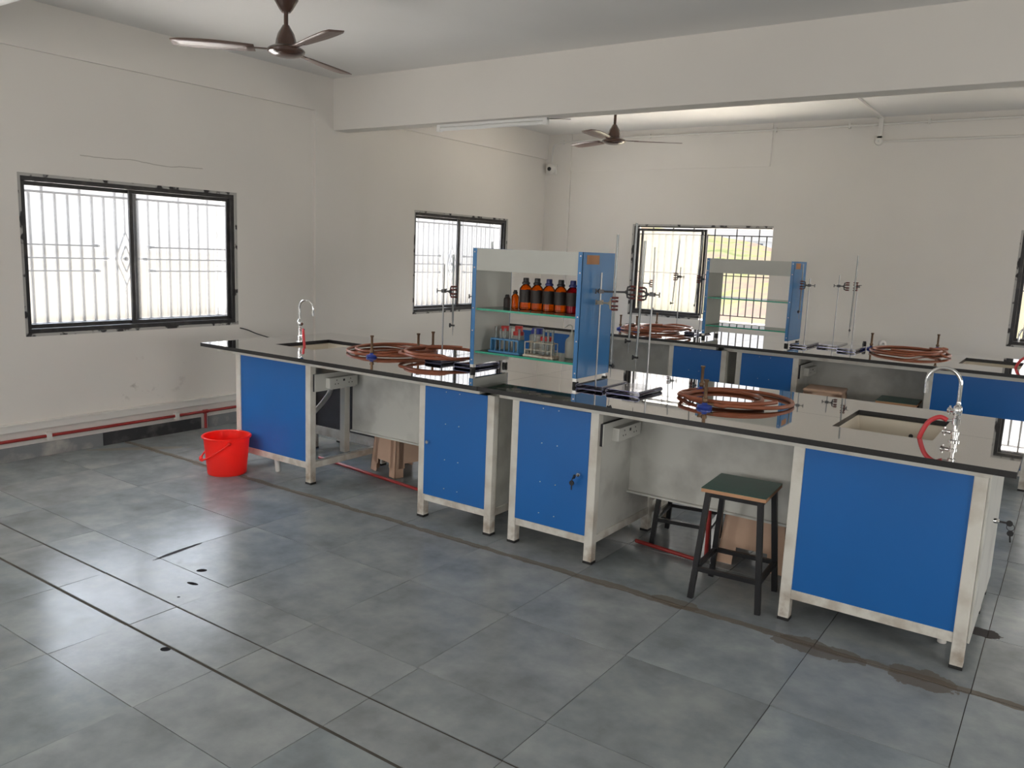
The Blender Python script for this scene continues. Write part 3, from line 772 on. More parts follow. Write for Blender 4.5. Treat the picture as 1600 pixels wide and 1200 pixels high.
SEAM = 3.05
SINKS = {'fl': (0.865, 1.29, 0.37, 0.90), 'fr': (4.87, 5.30, 0.39, 0.955)}
def slab(x0, x1, y0, y1, notch, label, dx=0.0, dy=0.0):
    b = MB(); g = 0.0012
    x0 += g; x1 -= g; y0 += g; y1 -= g
    if notch is None: poly = [(x0, y0), (x1, y0), (x1, y1), (x0, y1)]
    else:
        nx0, nx1, ny0, ny1 = notch
        if ny1 > y1: poly = [(x0, y0), (x1, y0), (x1, y1), (nx1, y1), (nx1, ny0), (nx0, ny0), (nx0, y1), (x0, y1)]
        else: poly = [(x0, y0), (nx0, y0), (nx0, ny1), (nx1, ny1), (nx1, y0), (x1, y0), (x1, y1), (x0, y1)]
    poly = [(x + dx, y + dy) for x, y in poly]
    b.m = 1; b.prism(poly, HT - TS, HT)
    for f in b.bm.faces:
        if min(v.co.z for v in f.verts) > HT - 0.001: f.material_index = 0
    cx_ = sum(p[0] for p in poly) / len(poly); cy_ = sum(p[1] for p in poly) / len(poly)
    return solid('worktop_slab', b, [M['granite'], M['granite_edge']], label, 'worktop', (cx_, cy_, HT - TS))
X0, X1, D = 0.479, 5.646, 1.28
slab(X0, SEAM, 0, D / 2, SINKS['fl'], 'black granite slab along the near left edge of the front bench')
slab(SEAM, X1, 0, D / 2, SINKS['fr'], 'black granite slab along the near right edge of the front bench')
slab(X0, SEAM, D / 2, D, SINKS['fl'], 'black granite slab on the far left of the front bench')
slab(SEAM, X1, D / 2, D, SINKS['fr'], 'black granite slab on the far right of the front bench')
s2 = (4.93, 5.36, 0.42, 0.96)
slab(X0, SEAM + 0.05, 0, D / 2, None, 'black granite slab along the near left edge of the rear bench', DX, DY)
slab(SEAM + 0.05, X1, 0, D / 2, s2, 'black granite slab along the near right edge of the rear bench', DX, DY)
slab(X0, SEAM + 0.05, D / 2, D, None, 'black granite slab on the rear bench nearest the half open window', DX, DY)
slab(SEAM + 0.05, X1, D / 2, D, s2, 'black granite slab on the rear bench nearest the back wall, right of the empty rack', DX, DY)

def sink(n, label, drain_to_floor=True):
    x0, x1, y0, y1 = n; z1 = HT - TS - 0.001; dp = 0.17
    root = thing('sink', label, 'sink', ((x0 + x1) / 2, (y0 + y1) / 2, z1 - dp))
    b = MB(); o = 0.0; t = 0.012; i = 0.03
    def ringpts(e, z): return [(x0 + e, y0 + e, z), (x1 - e, y0 + e, z), (x1 - e, y1 - e, z), (x0 + e, y1 - e, z)]
    loops = [ringpts(-0.03, z1), ringpts(-0.004, z1), ringpts(0.004, z1 - 0.03), ringpts(i, z1 - dp + 0.02), ringpts(i + 0.03, z1 - dp)]
    vs = [[b.bm.verts.new(p) for p in lp] for lp in loops]
    for A, B in zip(vs[:-1], vs[1:]):
        for j in range(4): b.bm.faces.new((A[j], A[(j + 1) % 4], B[(j + 1) % 4], B[j]))
    b.bm.faces.new(vs[-1])
    out = [ringpts(-0.03, z1 - 0.012), ringpts(-0.012, z1 - 0.014), ringpts(i - 0.012, z1 - dp - 0.004), ]
    vo = [[b.bm.verts.new(p) for p in lp] for lp in out]
    for A, B in zip(vo[:-1], vo[1:]):
        for j in range(4): b.bm.faces.new((A[j], A[(j + 1) % 4], B[(j + 1) % 4], B[j]))
    b.bm.faces.new(vo[-1])
    for j in range(4): b.bm.faces.new((vs[0][j], vs[0][(j + 1) % 4], vo[0][(j + 1) % 4], vo[0][j]))
    part('basin', b, M['sink'], root, bevel=0.004)
    cx_, cy_ = (x0 + x1) / 2, (y0 + y1) / 2
    b = MB(); b.lathe([(0.0, 0.0015), (0.008, 0.0015), (0.008, 0.004), (0.028, 0.004), (0.032, 0.0)], (cx_ + 0.06, cy_ + 0.05, z1 - dp), 18); part('drain', b, M['chrome'], root, label='chrome drain')
    b = MB(); b.lathe([(0, 0.003), (0.011, 0.003), (0.011, 0)], (cx_ + 0.05, y1 - 0.02, z1 - 0.07), 12, (0, -1, 0.2)); part('overflow', b, M['black_plastic'], root)
    px = cx_ + 0.06; py = cy_ + 0.05
    return root, (px, py, z1 - dp)
def drain_pipe(p, kink, foot, label):
    b = MB(); px, py, pz = p
    pts = [(px, py, pz - 0.008), (px, py, pz - 0.12)] + kink + [(foot[0], foot[1], 0.28), (foot[0], foot[1], 0.0)]
    b.tube(smooth_path(pts, 5), 0.019, 10)
    solid('drain_pipe', b, M['pvc'], label, 'pipe', (foot[0], foot[1], 0))
_, p1 = sink(SINKS['fl'], 'cream ceramic sink sunk in the left end of the front bench')
_, p2 = sink(SINKS['fr'], 'cream ceramic sink sunk in the right end of the front bench')
_, p3 = sink((s2[0] + DX, s2[1] + DX, s2[2] + DY, s2[3] + DY), 'cream ceramic sink in the rear bench by the right edge of the photo')
drain_pipe(p1, [(p1[0] - 0.02, p1[1] - 0.05, 0.48), (1.12, 0.45, 0.36)], (1.10, 0.20), 'white waste pipe stub below the blue panel beside the red bucket')
drain_pipe(p2, [(p2[0], p2[1], 0.45), (5.40, 0.42, 0.36)], (5.44, 0.36), 'white waste pipe stub under the right end of the front bench')

def tap(label, base, ang, s=1.0, hose_pts=None):
    """tall lab tap: riser with side valves and a swan neck; ang = heading of the spout"""
    root = thing('lab_tap', label, 'tap', base)
    B = Vector(base); d = Vector((math.cos(ang), math.sin(ang), 0))
    b = MB()
    b.lathe([(0.0, 0.0), (0.024, 0.0), (0.024, 0.006), (0.014, 0.010), (0.014, 0.03), (0.018, 0.032), (0.018, 0.045), (0.010, 0.048), (0.010, 0.075), (0.016, 0.078), (0.016, 0.105), (0.011, 0.108), (0.011, 0.118), (0.017, 0.12), (0.019, 0.14), (0.017, 0.157), (0.010, 0.165), (0.0085, 0.18)], B, 14)
    part('body', b, M['chrome'], root)
    b = MB(); r = 0.068
    top = B + Vector((0, 0, 0.255))
    path = [B + Vector((0, 0, 0.17)), B + Vector((0, 0, 0.21)), top] + arc(top + d * r, r, R(180), R(-8), 16, d, (0, 0, 1))[1:] 
    path.append(path[-1] + Vector((0, 0, -0.03)) - d * 0.002)
    b.tube(path, 0.0082, 12); b.lathe([(0.0075, 0.0), (0.0095, 0.0), (0.0095, 0.022), (0.0075, 0.022)], path[-1] + Vector((0, 0, -0.012)), 12)
    part('swan_neck', b, M['chrome'], root)
    q = Vector((-d.y, d.x, 0))
    for z, dd, L in ((0.136, (d * 0.8 - q * 0.4).normalized(), 0.05), (0.040, (d * 0.9 - q * 0.25).normalized(), 0.062)):
        b = MB(); b.tube([B + Vector((0, 0, z)), B + Vector((0, 0, z)) + dd * L * 0.6], 0.009, 10)
        e = B + Vector((0, 0, z)) + dd * L * 0.6
        b.tube([e, e + dd * 0.012], 0.013, 10)
        b.tube([e + dd * 0.006 + q * -0.022, e + dd * 0.006 + q * 0.022], 0.0045, 8); b.tube([e + dd * 0.006 + Vector((0, 0, -0.02)), e + dd * 0.006 + Vector((0, 0, 0.02))], 0.0045, 8)
        part('valve', b, M['chrome'], root)
    b = MB(); e0 = B + Vector((0, 0, 0.092)); b.tube([e0, e0 + d * 0.05], 0.0065, 10); part('nozzle', b, M['chrome'], root)
    if hose_pts:
        b = MB(); b.tube(smooth_path([e0 + d * 0.035] + [Vector(p) for p in hose_pts], 6), 0.0105, 10); part('outlet_hose', b, M['red_hose'], root, label='short red rubber hose')
    return root
tap('chrome swan neck tap with red hose at the right end of the front bench', (5.377, 0.44, HT), R(180), 1, [(5.31, 0.44, 1.002), (5.27, 0.438, 0.975), (5.245, 0.435, 0.92), (5.235, 0.435, 0.865)])
tap('chrome swan neck tap with red hose at the left end of the front bench', (0.805, 0.655, HT), R(8), 1, [(0.865, 0.64, 0.985), (0.893, 0.62, 0.94), (0.912, 0.61, 0.885), (0.92, 0.605, 0.85)])
tap('chrome swan neck tap on the rear bench cut by the right photo edge', (5.53, 4.02, HT), R(178), 1, [(5.47, 4.02, 0.995), (5.43, 4.02, 0.96), (5.405, 4.02, 0.91), (5.40, 4.02, 0.86)])

# ------------------------------------------------------------------ reagent racks
def rack(label, x0, x1, y0, y1, z1=1.668):
    root = thing('reagent_rack', label, 'reagent rack', ((x0 + x1) / 2, (y0 + y1) / 2, HT))
    zb = 0.945; fw = 0.030
    for sx, xa, xi in ((-1, x0, x0 + fw), (1, x1, x1 - fw)):
        b = MB()
        xo = xa + 0.003 * -sx
        b.box(xa, xo, y0, y1, zb, z1)                                   # outer sheet
        b.box(xa, xi, y0, y0 + 0.003, zb, z1); b.box(xa, xi, y1 - 0.003, y1, zb, z1)   # folded flanges
        sp = part('side_panel', b, M['blue_sheet'], root)
        b = MB(); b.box(xi - 0.003 * sx * -1, xi, y0 + 0.004, y1 - 0.004, zb, z1 - 0.004); part('inner_sheet', b, M['grey_sheet'], sp, label='grey inner sheet')
        b = MB()
        for z in (0.975, 1.16, 1.30, 1.55, 1.645):
            b.lathe([(0, 0.003), (0.004, 0.003), (0.0045, 0)], ((xa + xi) / 2, y0, z), 8, (0, -1, 0))
        part('screws', b, M['alu'], sp)
        for y in (y0 + 0.003, y1 - 0.03):
            b = MB(); xx = min(xa, xi) + 0.003
            b.box(xx, xx + 0.024, y, y + 0.026, 0.918, zb + 0.02); lg = part('leg', b, M['alu'], root)
            b = MB(); b.lathe([(0, 0), (0.017, 0), (0.018, 0.004), (0.018, 0.024), (0.015, 0.026), (0, 0.026)], (xx + 0.012, y + 0.013, HT), 12); part('rubber_foot', b, M['rubber'], lg)
    b = MB(); b.box(x0 + fw, x1 - fw, y0 + 0.002, y0 + 0.006, 1.533, z1 - 0.002); b.box(x0 + fw, x1 - fw, y0 + 0.006, y1 - 0.006, z1 - 0.006, z1 - 0.002)
    part('header', b, M['grey_sheet'], root, label='grey front fascia and top')
    b = MB(); b.box(x0 + fw, x1 - fw, y1 - 0.006, y1 - 0.002, 1.60, z1 - 0.002); part('back_rail', b, M['grey_sheet'], root)
    for z in (1.020, 1.288):
        b = MB(); g0, g1 = y0 + 0.012, y1 - 0.012
        xa, xb = x0 + fw + 0.001, x1 - fw - 0.001
        b.box(xa, xb, g0, g1, z, z + 0.012)
        for f in b.bm.faces:
            f.material_index = 0 if abs(f.normal.z) > 0.5 or abs(f.calc_center_median().z - z - 0.006) > 0.005 else 1
        part('glass_shelf', b, [M['shelf_glass'], M['shelf_edge']], root, label='clear glass shelf with green edge')
        b = MB()
        for yy in (g0 + 0.03, g1 - 0.03):
            b.tube([(xa - 0.001, yy, z - 0.004), (xa + 0.022, yy, z - 0.004)], 0.004, 8); b.tube([(xb + 0.001, yy, z - 0.004), (xb - 0.022, yy, z - 0.004)], 0.004, 8)
        part('shelf_pins', b, M['alu'], root)
    b = MB(); b.box(x1, x1 + 0.0012, y0 + 0.045, y0 + 0.19, 1.60, 1.652); part('paper_tape', b, M['tape'], root, label='strip of brown paper tape')
    return root
RX0, RX1, RY0, RY1 = 2.655, 3.437, 0.435, 0.818
rack('blue sided reagent rack loaded with brown bottles on the front bench', RX0, RX1, RY0, RY1)
rack('empty blue sided reagent rack on the rear bench before the field view', 2.785, 3.615, 3.93, 4.313)

# ------------------------------------------------------------------ bottles, jars and test tubes
ZS1 = 1.020 + 0.012; ZS2 = 1.288 + 0.012
def amber_bottle(x, y, z, r, h, label, gcap, glass, group=None, lab=True):
    root = thing('amber_bottle', label, 'bottle', (x, y, z), group)
    b = MB(); hs = h * 0.64
    b.lathe([(0, 0.0), (r * 0.9, 0.0), (r, r * 0.1), (r, hs), (r * 0.94, hs + r * 0.25), (r * 0.66, hs + r * 0.62), (r * 0.45, hs + r * 0.80), (r * 0.42, h * 0.86)], (x, y, z), 22)
    part('glass_body', b, glass, root)
    b = MB(); cz = h * 0.80
    b.lathe([(r * 0.62, cz), (r * 0.66, cz + 0.004), (r * 0.62, cz + 0.012), (r * 0.47, cz + 0.016), (r * 0.46, h * 0.97), (r * 0.42, h), (0, h)], (x, y, z), 18)
    part('cap', b, gcap, root)
    if lab:
        b = MB(); rr = r * 1.012; n = 22; z0, z1_ = h * 0.24, hs * 0.99
        pts = [(x + rr * math.cos(R(-180 + 300 * i / n) ), y + rr * math.sin(R(-180 + 300 * i / n))) for i in range(n + 1)]
        pi = [(x + r * 1.002 * math.cos(R(-180 + 300 * i / n)), y + r * 1.002 * math.sin(R(-180 + 300 * i / n))) for i in range(n + 1)]
        b.prism(pts + list(reversed(pi)), z + z0, z + z1_)
        for f in b.bm.faces: f.smooth = False
        part('label_wrap', b, M['paper_label'], root, label='dark label wrapped round the upper body')
    return root
tops = [(2.935, 'black', 'leftmost of the five tall amber bottles on the upper shelf'),
        (3.019, 'black', 'second from the left of the tall amber bottles, black cap'),
        (3.105, 'navy', 'middle one of the five tall amber bottles, navy cap'),
        (3.189, 'black', 'fourth from the left of the tall amber bottles, black cap'),
        (3.273, 'navy', 'tall bottle with dark red contents at the right of the amber row')]
for i, (x, c, lb) in enumerate(tops):
    amber_bottle(x, 0.62, ZS2, 0.0395, 0.198, lb, M['black_plastic' if c == 'black' else 'navy_plastic'], M['amber_dark' if i == 4 else 'amber'])
amber_bottle(2.857, 0.62, ZS2, 0.024, 0.118, 'small amber bottle with tall black cap left of the tall bottles', M['black_plastic'], M['amber'], lab=False)
amber_bottle(2.783, 0.64, ZS2, 0.023, 0.085, 'squat dark brown bottle at the far left of the upper shelf', M['black_plastic'], M['paper_label'], lab=False)

def jar(name, x, y, z, r, h, ch, cr, capm, label, cat='jar', body=None):
    root = thing(name, label, cat, (x, y, z))
    b = MB(); b.lathe([(0, 0), (r * 0.93, 0), (r, 0.006), (r, h - r * 0.35), (r * 0.92, h - r * 0.12), (cr * 0.9, h), (cr * 0.85, h + 0.008)], (x, y, z), 20); part('jar_body', b, body or M['jar_white'], root)
    b = MB(); n = 20
    b.lathe([(cr * 0.86, h + 0.002), (cr, h + 0.002), (cr, h + ch - 0.003), (cr * 0.92, h + ch), (0, h + ch)], (x, y, z), 20); part('cap', b, capm, root)
    return root
jar('plastic_jar', 2.735, 0.70, ZS1, 0.040, 0.115, 0.032, 0.028, M['red_cap'], 'white plastic jar with tall red cap nearest the left side of the rack')
jar('plastic_jar', 2.803, 0.755, ZS1, 0.036, 0.115, 0.034, 0.026, M['red_cap'], 'white plastic jar with red cap standing farthest back on the lower shelf')
jar('plastic_jar', 2.862, 0.665, ZS1, 0.038, 0.098, 0.026, 0.034, M['red_cap'], 'white plastic jar with low wide red cap behind the blue tube rack')
jar('plastic_jar', 2.935, 0.74, ZS1, 0.032, 0.108, 0.028, 0.023, M['blue_cap'], 'white plastic jar with small blue cap behind the blue tube rack')
jar('plastic_jar', 2.995, 0.685, ZS1, 0.043, 0.118, 0.038, 0.037, M['blue_cap'], 'large white plastic jar with big blue cap between the two tube racks')
jar('plastic_jar', 3.085, 0.655, ZS1, 0.050, 0.085, 0.026, 0.042, M['red_cap'], 'wide low white jar with red lid behind the rusty tube rack')
# wash bottle
wx, wy = 3.262, 0.655
wbt = thing('wash_bottle', 'white squeeze wash bottle at the right end of the lower shelf', 'bottle', (wx, wy, ZS1))
b = MB(); b.lathe([(0, 0), (0.036, 0), (0.039, 0.006), (0.039, 0.095), (0.034, 0.112), (0.016, 0.128), (0.014, 0.136)], (wx, wy, ZS1), 20); part('bottle_body', b, M['jar_white'], wbt)
b = MB(); b.lathe([(0.013, 0.132), (0.016, 0.132), (0.015, 0.152), (0.006, 0.158), (0.005, 0.17)], (wx, wy, ZS1), 16); part('cap', b, M['jar_white'], wbt)
b = MB(); b.tube(smooth_path([(wx, wy, ZS1 + 0.165), (wx - 0.003, wy, ZS1 + 0.19), (wx - 0.025, wy, ZS1 + 0.197), (wx - 0.05, wy, ZS1 + 0.178)]), [0.003] * 18 + [0.0018], 8); part('spout', b, M['jar_white'], wbt)

def tube_rack(label, x0, x1, y, z, m, wire):
    root = thing('test_tube_rack', label, 'test tube rack', ((x0 + x1) / 2, y, z))
    w = 0.034
    b = MB(); b.box(x0 - 0.012, x1 + 0.012, y - w - 0.006, y + w + 0.006, z, z + 0.012); part('base_plate', b, m, root, bevel=0.003)
    b = MB(); n = 6
    zt = z + 0.088
    if wire:
        for yy in (y - w, y + w): b.tube([(x0, yy, zt), (x1, yy, zt)], 0.0025, 8); b.tube([(x0, yy, zt - 0.045), (x1, yy, zt - 0.045)], 0.002, 8)
        for i in range(n + 1):
            xx = x0 + (x1 - x0) * i / n; b.tube([(xx, y - w, zt), (xx, y + w, zt)], 0.002, 6)
        part('top_grid', b, m, root)
        for xx in (x0, x1):
            b = MB(); b.tube([(xx, y - w, z + 0.01), (xx, y - w, zt), (xx, y + w, zt), (xx, y + w, z + 0.01)], 0.003, 8); part('end_frame', b, m, root)
    else:
        xs_ = [x0 + (x1 - x0) * (i + 0.5) / n for i in range(n)]
        e = x0
        for yy0, yy1 in ((y - w, y - 0.009), (y + 0.009, y + w)): b.box(x0, x1, yy0, yy1, zt - 0.008, zt)
        for i in range(n + 1):
            xa = x0 if i == 0 else xs_[i - 1] + 0.009; xb = x1 if i == n else xs_[i] - 0.009
            b.box(xa, xb, y - 0.009, y + 0.009, zt - 0.008, zt)
        part('top_plate', b, m, root)
        for xx in (x0, x1 - 0.006):
            b = MB(); b.box(xx, xx + 0.006, y - w, y + w, z + 0.01, zt - 0.007); part('end_plate', b, m, root)
        for yy in (y - w + 0.001, y + w - 0.006):
            b = MB()
            for i in range(1, n): xx = x0 + (x1 - x0) * i / n; b.box(xx - 0.002, xx + 0.002, yy, yy + 0.005, z + 0.01, zt - 0.007)
            part('uprights', b, m, root)
    return root
tube_rack('blue plastic test tube rack on the lower shelf', 2.775, 2.985, 0.52, ZS1, M['rack_blue'], False)
tube_rack('rusty pale test tube rack on the lower shelf', 3.035, 3.225, 0.52, ZS1, M['rack_rust'], True)
tube0 = None
def test_tube(x, y, z, h, label, group):
    global tube0
    if tube0 is None:
        b = MB(); r = 0.0075
        prof = [(0, 0)] + [(r * math.sin(R(a)), r - r * math.cos(R(a))) for a in (30, 60, 90)] + [(r, 0.15), (r * 1.25, 0.152), (r * 1.25, 0.155), (r * 0.85, 0.155), (r * 0.85, r), (0, r * 0.3)]
        b.lathe(prof, (0, 0, 0), 12)
        tube0 = solid('test_tube', b, M['test_glass'], label, 'test tube', (0, 0, 0), group); o = tube0
    else:
        o = tube0.copy(); COL.objects.link(o); tag(o, label, 'test tube', group)
    o.location = (x, y, z); o.scale = (1, 1, h / 0.155)
for i in range(6):
    if i == 4: continue
    test_tube(2.775 + 0.21 * (i + 0.5) / 6, 0.52, ZS1 + 0.012, 0.145 + 0.012 * math.sin(i * 5.0), 'clear glass test tube standing in the blue plastic rack', 'test tubes in the blue rack')
for i in (1, 3, 4, 5):
    test_tube(3.035 + 0.19 * (i + 0.5) / 6, 0.52, ZS1 + 0.012, 0.155 + 0.006 * math.sin(i * 3.0), 'clear glass test tube standing in the rusty rack', 'test tubes in the rusty rack')

# ------------------------------------------------------------------ retort stands and burettes
def stand(label, rod, top, base, clamps):
    """rod=(x,y); base=(x0,x1,y0,y1); clamps=[(z, target xy, material, winglen)]"""
    root = thing('retort_stand', label, 'retort stand', (rod[0], rod[1], HT))
    x0, x1, y0, y1 = base; h = 0.026; t = 0.003; b = MB()
    # sheet folded into a flat open ended loop
    rr = h / 2 - t / 2
    prof = []
    for i in range(9): a = R(90 + 180 * i / 8); prof.append((x0 + h / 2 + rr * math.cos(a), HT + h / 2 + rr * math.sin(a)))
    for i in range(9): a = R(-90 + 180 * i / 8); prof.append((x1 - h / 2 + rr * math.cos(a), HT + h / 2 + rr * math.sin(a)))
    n = len(prof); cx_, cz_ = (x0 + x1) / 2, HT + h / 2
    def off(p, i, s):
        q0 = Vector(prof[(i - 1) % n]); q1 = Vector(prof[(i + 1) % n]); tdir = (q1 - q0).normalized(); nr = Vector((tdir.y, -tdir.x)); return Vector(p) + nr * s
    outer = [off(p, i, t / 2) for i, p in enumerate(prof)]; inner = [off(p, i, -t / 2) for i, p in enumerate(prof)]
    V = [[b.bm.verts.new((p.x, y, p.y)) for p in L] for L in (outer, inner) for y in (y0, y1)]
    for i in range(n):
        j = (i + 1) % n
        for A, B in ((V[0], V[1]), (V[2], V[3]), (V[0], V[2]), (V[1], V[3])):
            f = b.bm.faces.new((A[i], A[j], B[j], B[i]))
    part('base', b, M['stand_base'], root, label='flat navy steel base')
    b = MB(); b.tube([(rod[0], rod[1], HT + 0.006), (rod[0], rod[1], top)], 0.0052, 10); part('rod', b, M['steel_rod'], root)
    for (z, tgt, cm, wing) in clamps:
        P = Vector((rod[0], rod[1], z)); T = Vector((tgt[0], tgt[1], z)); d = (T - P).normalized(); q = Vector((-d.y, d.x, 0)); L = (T - P).length
        b = MB(); up = Vector((0, 0, 1))
        b.bar(P - d * 0.014, P + d * 0.016, 0.020, 0.022)                                   # boss head
        b.tube([P - d * 0.012, P - d * (0.012 + wing)], 0.0035, 8)                          # screw
        e = P - d * (0.012 + wing); b.tube([e - up * 0.014, e, e + up * 0.014], [0.005, 0.003, 0.005], 8)
        b.tube([P + q * 0.01 + up * 0.012, P + q * 0.034 + up * 0.012], 0.003, 8)
        b.tube([P + d * 0.014, T - d * 0.036], [0.0055, 0.0055], 8)                          # arm
        b.tube([T - d * 0.040, T - d * 0.026], 0.010, 8)
        cl = part('clamp', b, cm, root, label='cast burette clamp')
        b = MB()
        for sg in (1, -1):
            k = T - d * 0.032
            b.tube([k, k + up * 0.030 * sg + d * 0.006, k + up * 0.034 * sg + d * 0.024], 0.0055, 8)
            b.tube([k + q * 0.006, k + q * 0.010 + up * 0.012 * sg + d * 0.010, k + q * 0.010 + up * 0.014 * sg + d * 0.024], 0.0048, 8)
        part('jaws', b, cm, cl)
        b = MB()
        for zz in (0.034, 0.014, -0.014, -0.034):
            k = T + up * zz; b.tube([k - d * 0.012 + q * 0.0125, k + d * 0.014 + q * 0.0125], 0.0062, 8); b.tube([k - d * 0.012 - q * 0.0125, k + d * 0.014 - q * 0.0125], 0.0062, 8)
        part('jaw_tips', b, M['jaw_red'], cl, label='dark red jaw pads')
    return root
def burette(label, xy, z0, z1, tilt=(0, 0), cock=(-1, 0)):
    root = thing('burette', label, 'burette', (xy[0], xy[1], z0))
    up = (Vector((tilt[0], tilt[1], 1))).normalized(); B = Vector((xy[0], xy[1], z0)); L = (z1 - z0)
    b = MB(); r = 0.0068
    b.lathe([(0.0012, 0.0), (0.003, 0.045), (0.003, 0.075), (0.0045, 0.085), (r, 0.11), (r, L), (r * 0.8, L), (r * 0.8, 0.115), (0.002, 0.09)], B, 12, up)
    part('glass_tube', b, M['burette'], root)
    k = B + up * 0.07; c = Vector((cock[0], cock[1], 0)).normalized()
    b = MB(); b.tube([k - c * 0.012, k + c * 0.014], 0.006, 10); b.tube([k + c * 0.012, k + c * 0.024], 0.009, 10); b.bar(k + c * 0.020 + Vector((0, 0, -0.014)), k + c * 0.020 + Vector((0, 0, 0.014)), 0.009, 0.006)
    part('stopcock', b, M['black_plastic'], root, label='black stopcock key')
    return root
G, P_ = M['clamp'], M['clamp_pale']
# front bench
stand('retort stand left of the loaded rack, standing inside the brown hose coil', (2.268, 0.63), 1.552, (2.21, 2.36, 0.52, 0.72), [(1.376, (2.355, 0.63), G, 0.045)])
burette('burette clamped left of the loaded rack before the far left window', (2.355, 0.63), 1.083, 1.62, (-0.02, 0), (-0.8, -0.3))
stand('retort stand half hidden behind the left side of the loaded rack', (2.51, 0.665), 1.545, (2.46, 2.63, 0.52, 0.80), [(1.353, (2.605, 0.70), G, 0.032)])
burette('burette mostly hidden behind the loaded rack, its tip above the fascia', (2.605, 0.70), 1.12, 1.712, (0, 0), (0.5, 0.8))
stand('retort stand right of the loaded rack carrying two burettes', (3.472, 0.60), 1.555, (3.452, 3.632, 0.40, 0.70), [(1.382, (3.567, 0.60), P_, 0.014), (1.447, (3.605, 0.735), G, 0.016)])
burette('tall clear burette against the blue side of the loaded rack', (3.567, 0.60), 0.953, 1.774, (-0.006, 0), (0.9, -0.5))
burette('tallest burette right of the loaded rack, held by the dark upper clamp', (3.605, 0.735), 1.09, 1.845, (0.006, 0), (-0.9, -0.3))
stand('retort stand second to the right of the loaded rack, clamp facing left', (3.782, 0.64), 1.56, (3.655, 3.865, 0.385, 0.68), [(1.447, (3.714, 0.64), G, 0.030)])
burette('burette held by the stand second to the right of the loaded rack', (3.705, 0.64), 1.011, 1.744, (0.014, 0), (-0.9, -0.3))
# rear bench
stand('rear bench retort stand before the frosted half of the back window', (2.235, 4.60), 1.562, (2.13, 2.31, 4.42, 4.68), [(1.460, (2.180, 4.60), G, 0.032)])
burette('leaning burette before the frosted half of the back window', (2.163, 4.60), 1.106, 1.846, (0.05, 0), (-0.6, -0.5))
stand('rear bench retort stand seen behind the front bench burettes', (1.79, 4.60), 1.50, (1.72, 1.90, 4.40, 4.68), [(1.371, (1.915, 4.60), G, 0.025)])
burette('rear bench burette seen behind the front bench retort rods', (1.935, 4.60), 1.03, 1.762, (-0.02, 0), (0.6, -0.5))
stand('rear bench retort stand close to the left side of the empty rack', (2.560, 4.43), 1.50, (2.50, 2.67, 4.18, 4.48), [(1.452, (2.522, 4.40), G, 0.030)])
burette('leaning burette close to the left side of the empty rack', (2.500, 4.40), 1.113, 1.896, (0.045, 0), (0.2, -0.9))
stand('retort stand before the right side of the empty rack', (3.715, 4.10), 1.52, (3.632, 3.785, 3.94, 4.36), [(1.457, (3.648, 4.10), G, 0.035)])
burette('burette before the right side of the empty rack', (3.648, 4.10), 1.142, 1.648, (-0.01, 0), (-0.2, -0.9))
stand('retort stand with an empty clamp right of the empty rack', (3.877, 4.50), 1.558, (3.815, 4.000, 4.16, 4.56), [(1.457, (3.955, 4.50), G, 0.030)])
stand('rightmost retort stand on the rear bench', (4.085, 4.32), 1.475, (4.04, 4.20, 3.96, 4.38), [(1.465, (4.078, 4.27), G, 0.030)])
burette('rightmost burette on the rear bench', (4.068, 4.25), 1.00, 1.742, (0.012, 0), (0.2, -0.9))

# ------------------------------------------------------------------ bunsen burners and hoses
def burner_mesh(root, x, y, h, yaw):
    z = HT
    b = MB(); b.lathe([(0, 0), (0.037, 0), (0.039, 0.004), (0.039, 0.012), (0.034, 0.017), (0.017, 0.021), (0.012, 0.030), (0, 0.030)], (x, y, z), 20); part('base', b, M['blue_base'], root, label='blue enamel base')
    b = MB(); b.lathe([(0.011, 0.028), (0.0125, 0.030), (0.0125, 0.052), (0.009, 0.055), (0.009, h - 0.016), (0.0135, h - 0.006), (0.0135, h), (0.0075, h), (0.0075, 0.06)], (x, y, z), 16); part('barrel', b, M['brass'], root, label='tarnished brass barrel')
    d = Vector((math.cos(yaw), math.sin(yaw), 0)); p = Vector((x, y, z + 0.024))
    b = MB(); b.tube([p, p + d * 0.06], [0.0055, 0.005], 8); part('gas_inlet', b, M['brass'], root)
    b = MB(); b.lathe([(0.0128, 0.0), (0.0150, 0.0), (0.0150, 0.012), (0.0128, 0.012)], (x, y, z + 0.040), 16); part('air_collar', b, M['brass'], root)
burner0 = thing('bunsen_burner', '', 'bunsen burner', (0, 0, HT)); burner_mesh(burner0, 0, 0, 0.150, 0.0)
used = [False]
def burner(label, x, y, yaw, group='bunsen burners'):
    o = burner0 if not used[0] else copy_tree(burner0)
    used[0] = True
    o.location = (x, y, HT); o.rotation_euler = (0, 0, yaw); tag(o, label, 'bunsen burner', group)
    return o
BN = [
 ('blue based bunsen burner nearest the camera on the right half of the front bench', 4.247, 0.356, R(20)),
 ('bunsen burner just behind another at the right hose coil', 4.030, 0.850, R(-30)),
 ('leftmost bunsen burner on the front bench', 1.818, 0.42, R(15)),
 ('front bench burner in the middle of the left hose coils', 1.905, 0.80, R(0)),
 ('farthest back burner among the left hose coils', 1.885, 0.985, R(-20)),
 ('leftmost bunsen burner on the rear bench beside the burette tips', 1.86, 4.02, R(30)),
 ('second bunsen burner from the left on the rear bench', 2.03, 4.05, R(0)),
 ('rear bench burner standing before the frosted window sash', 1.945, 4.72, R(-20)),
 ('rear bench bunsen burner nearest the rightmost retort stand', 4.235, 4.42, R(-60)),
 ('rear bench bunsen burner left of the rear sink', 4.715, 4.93, R(-10)),
]
for a in BN: burner(*a)
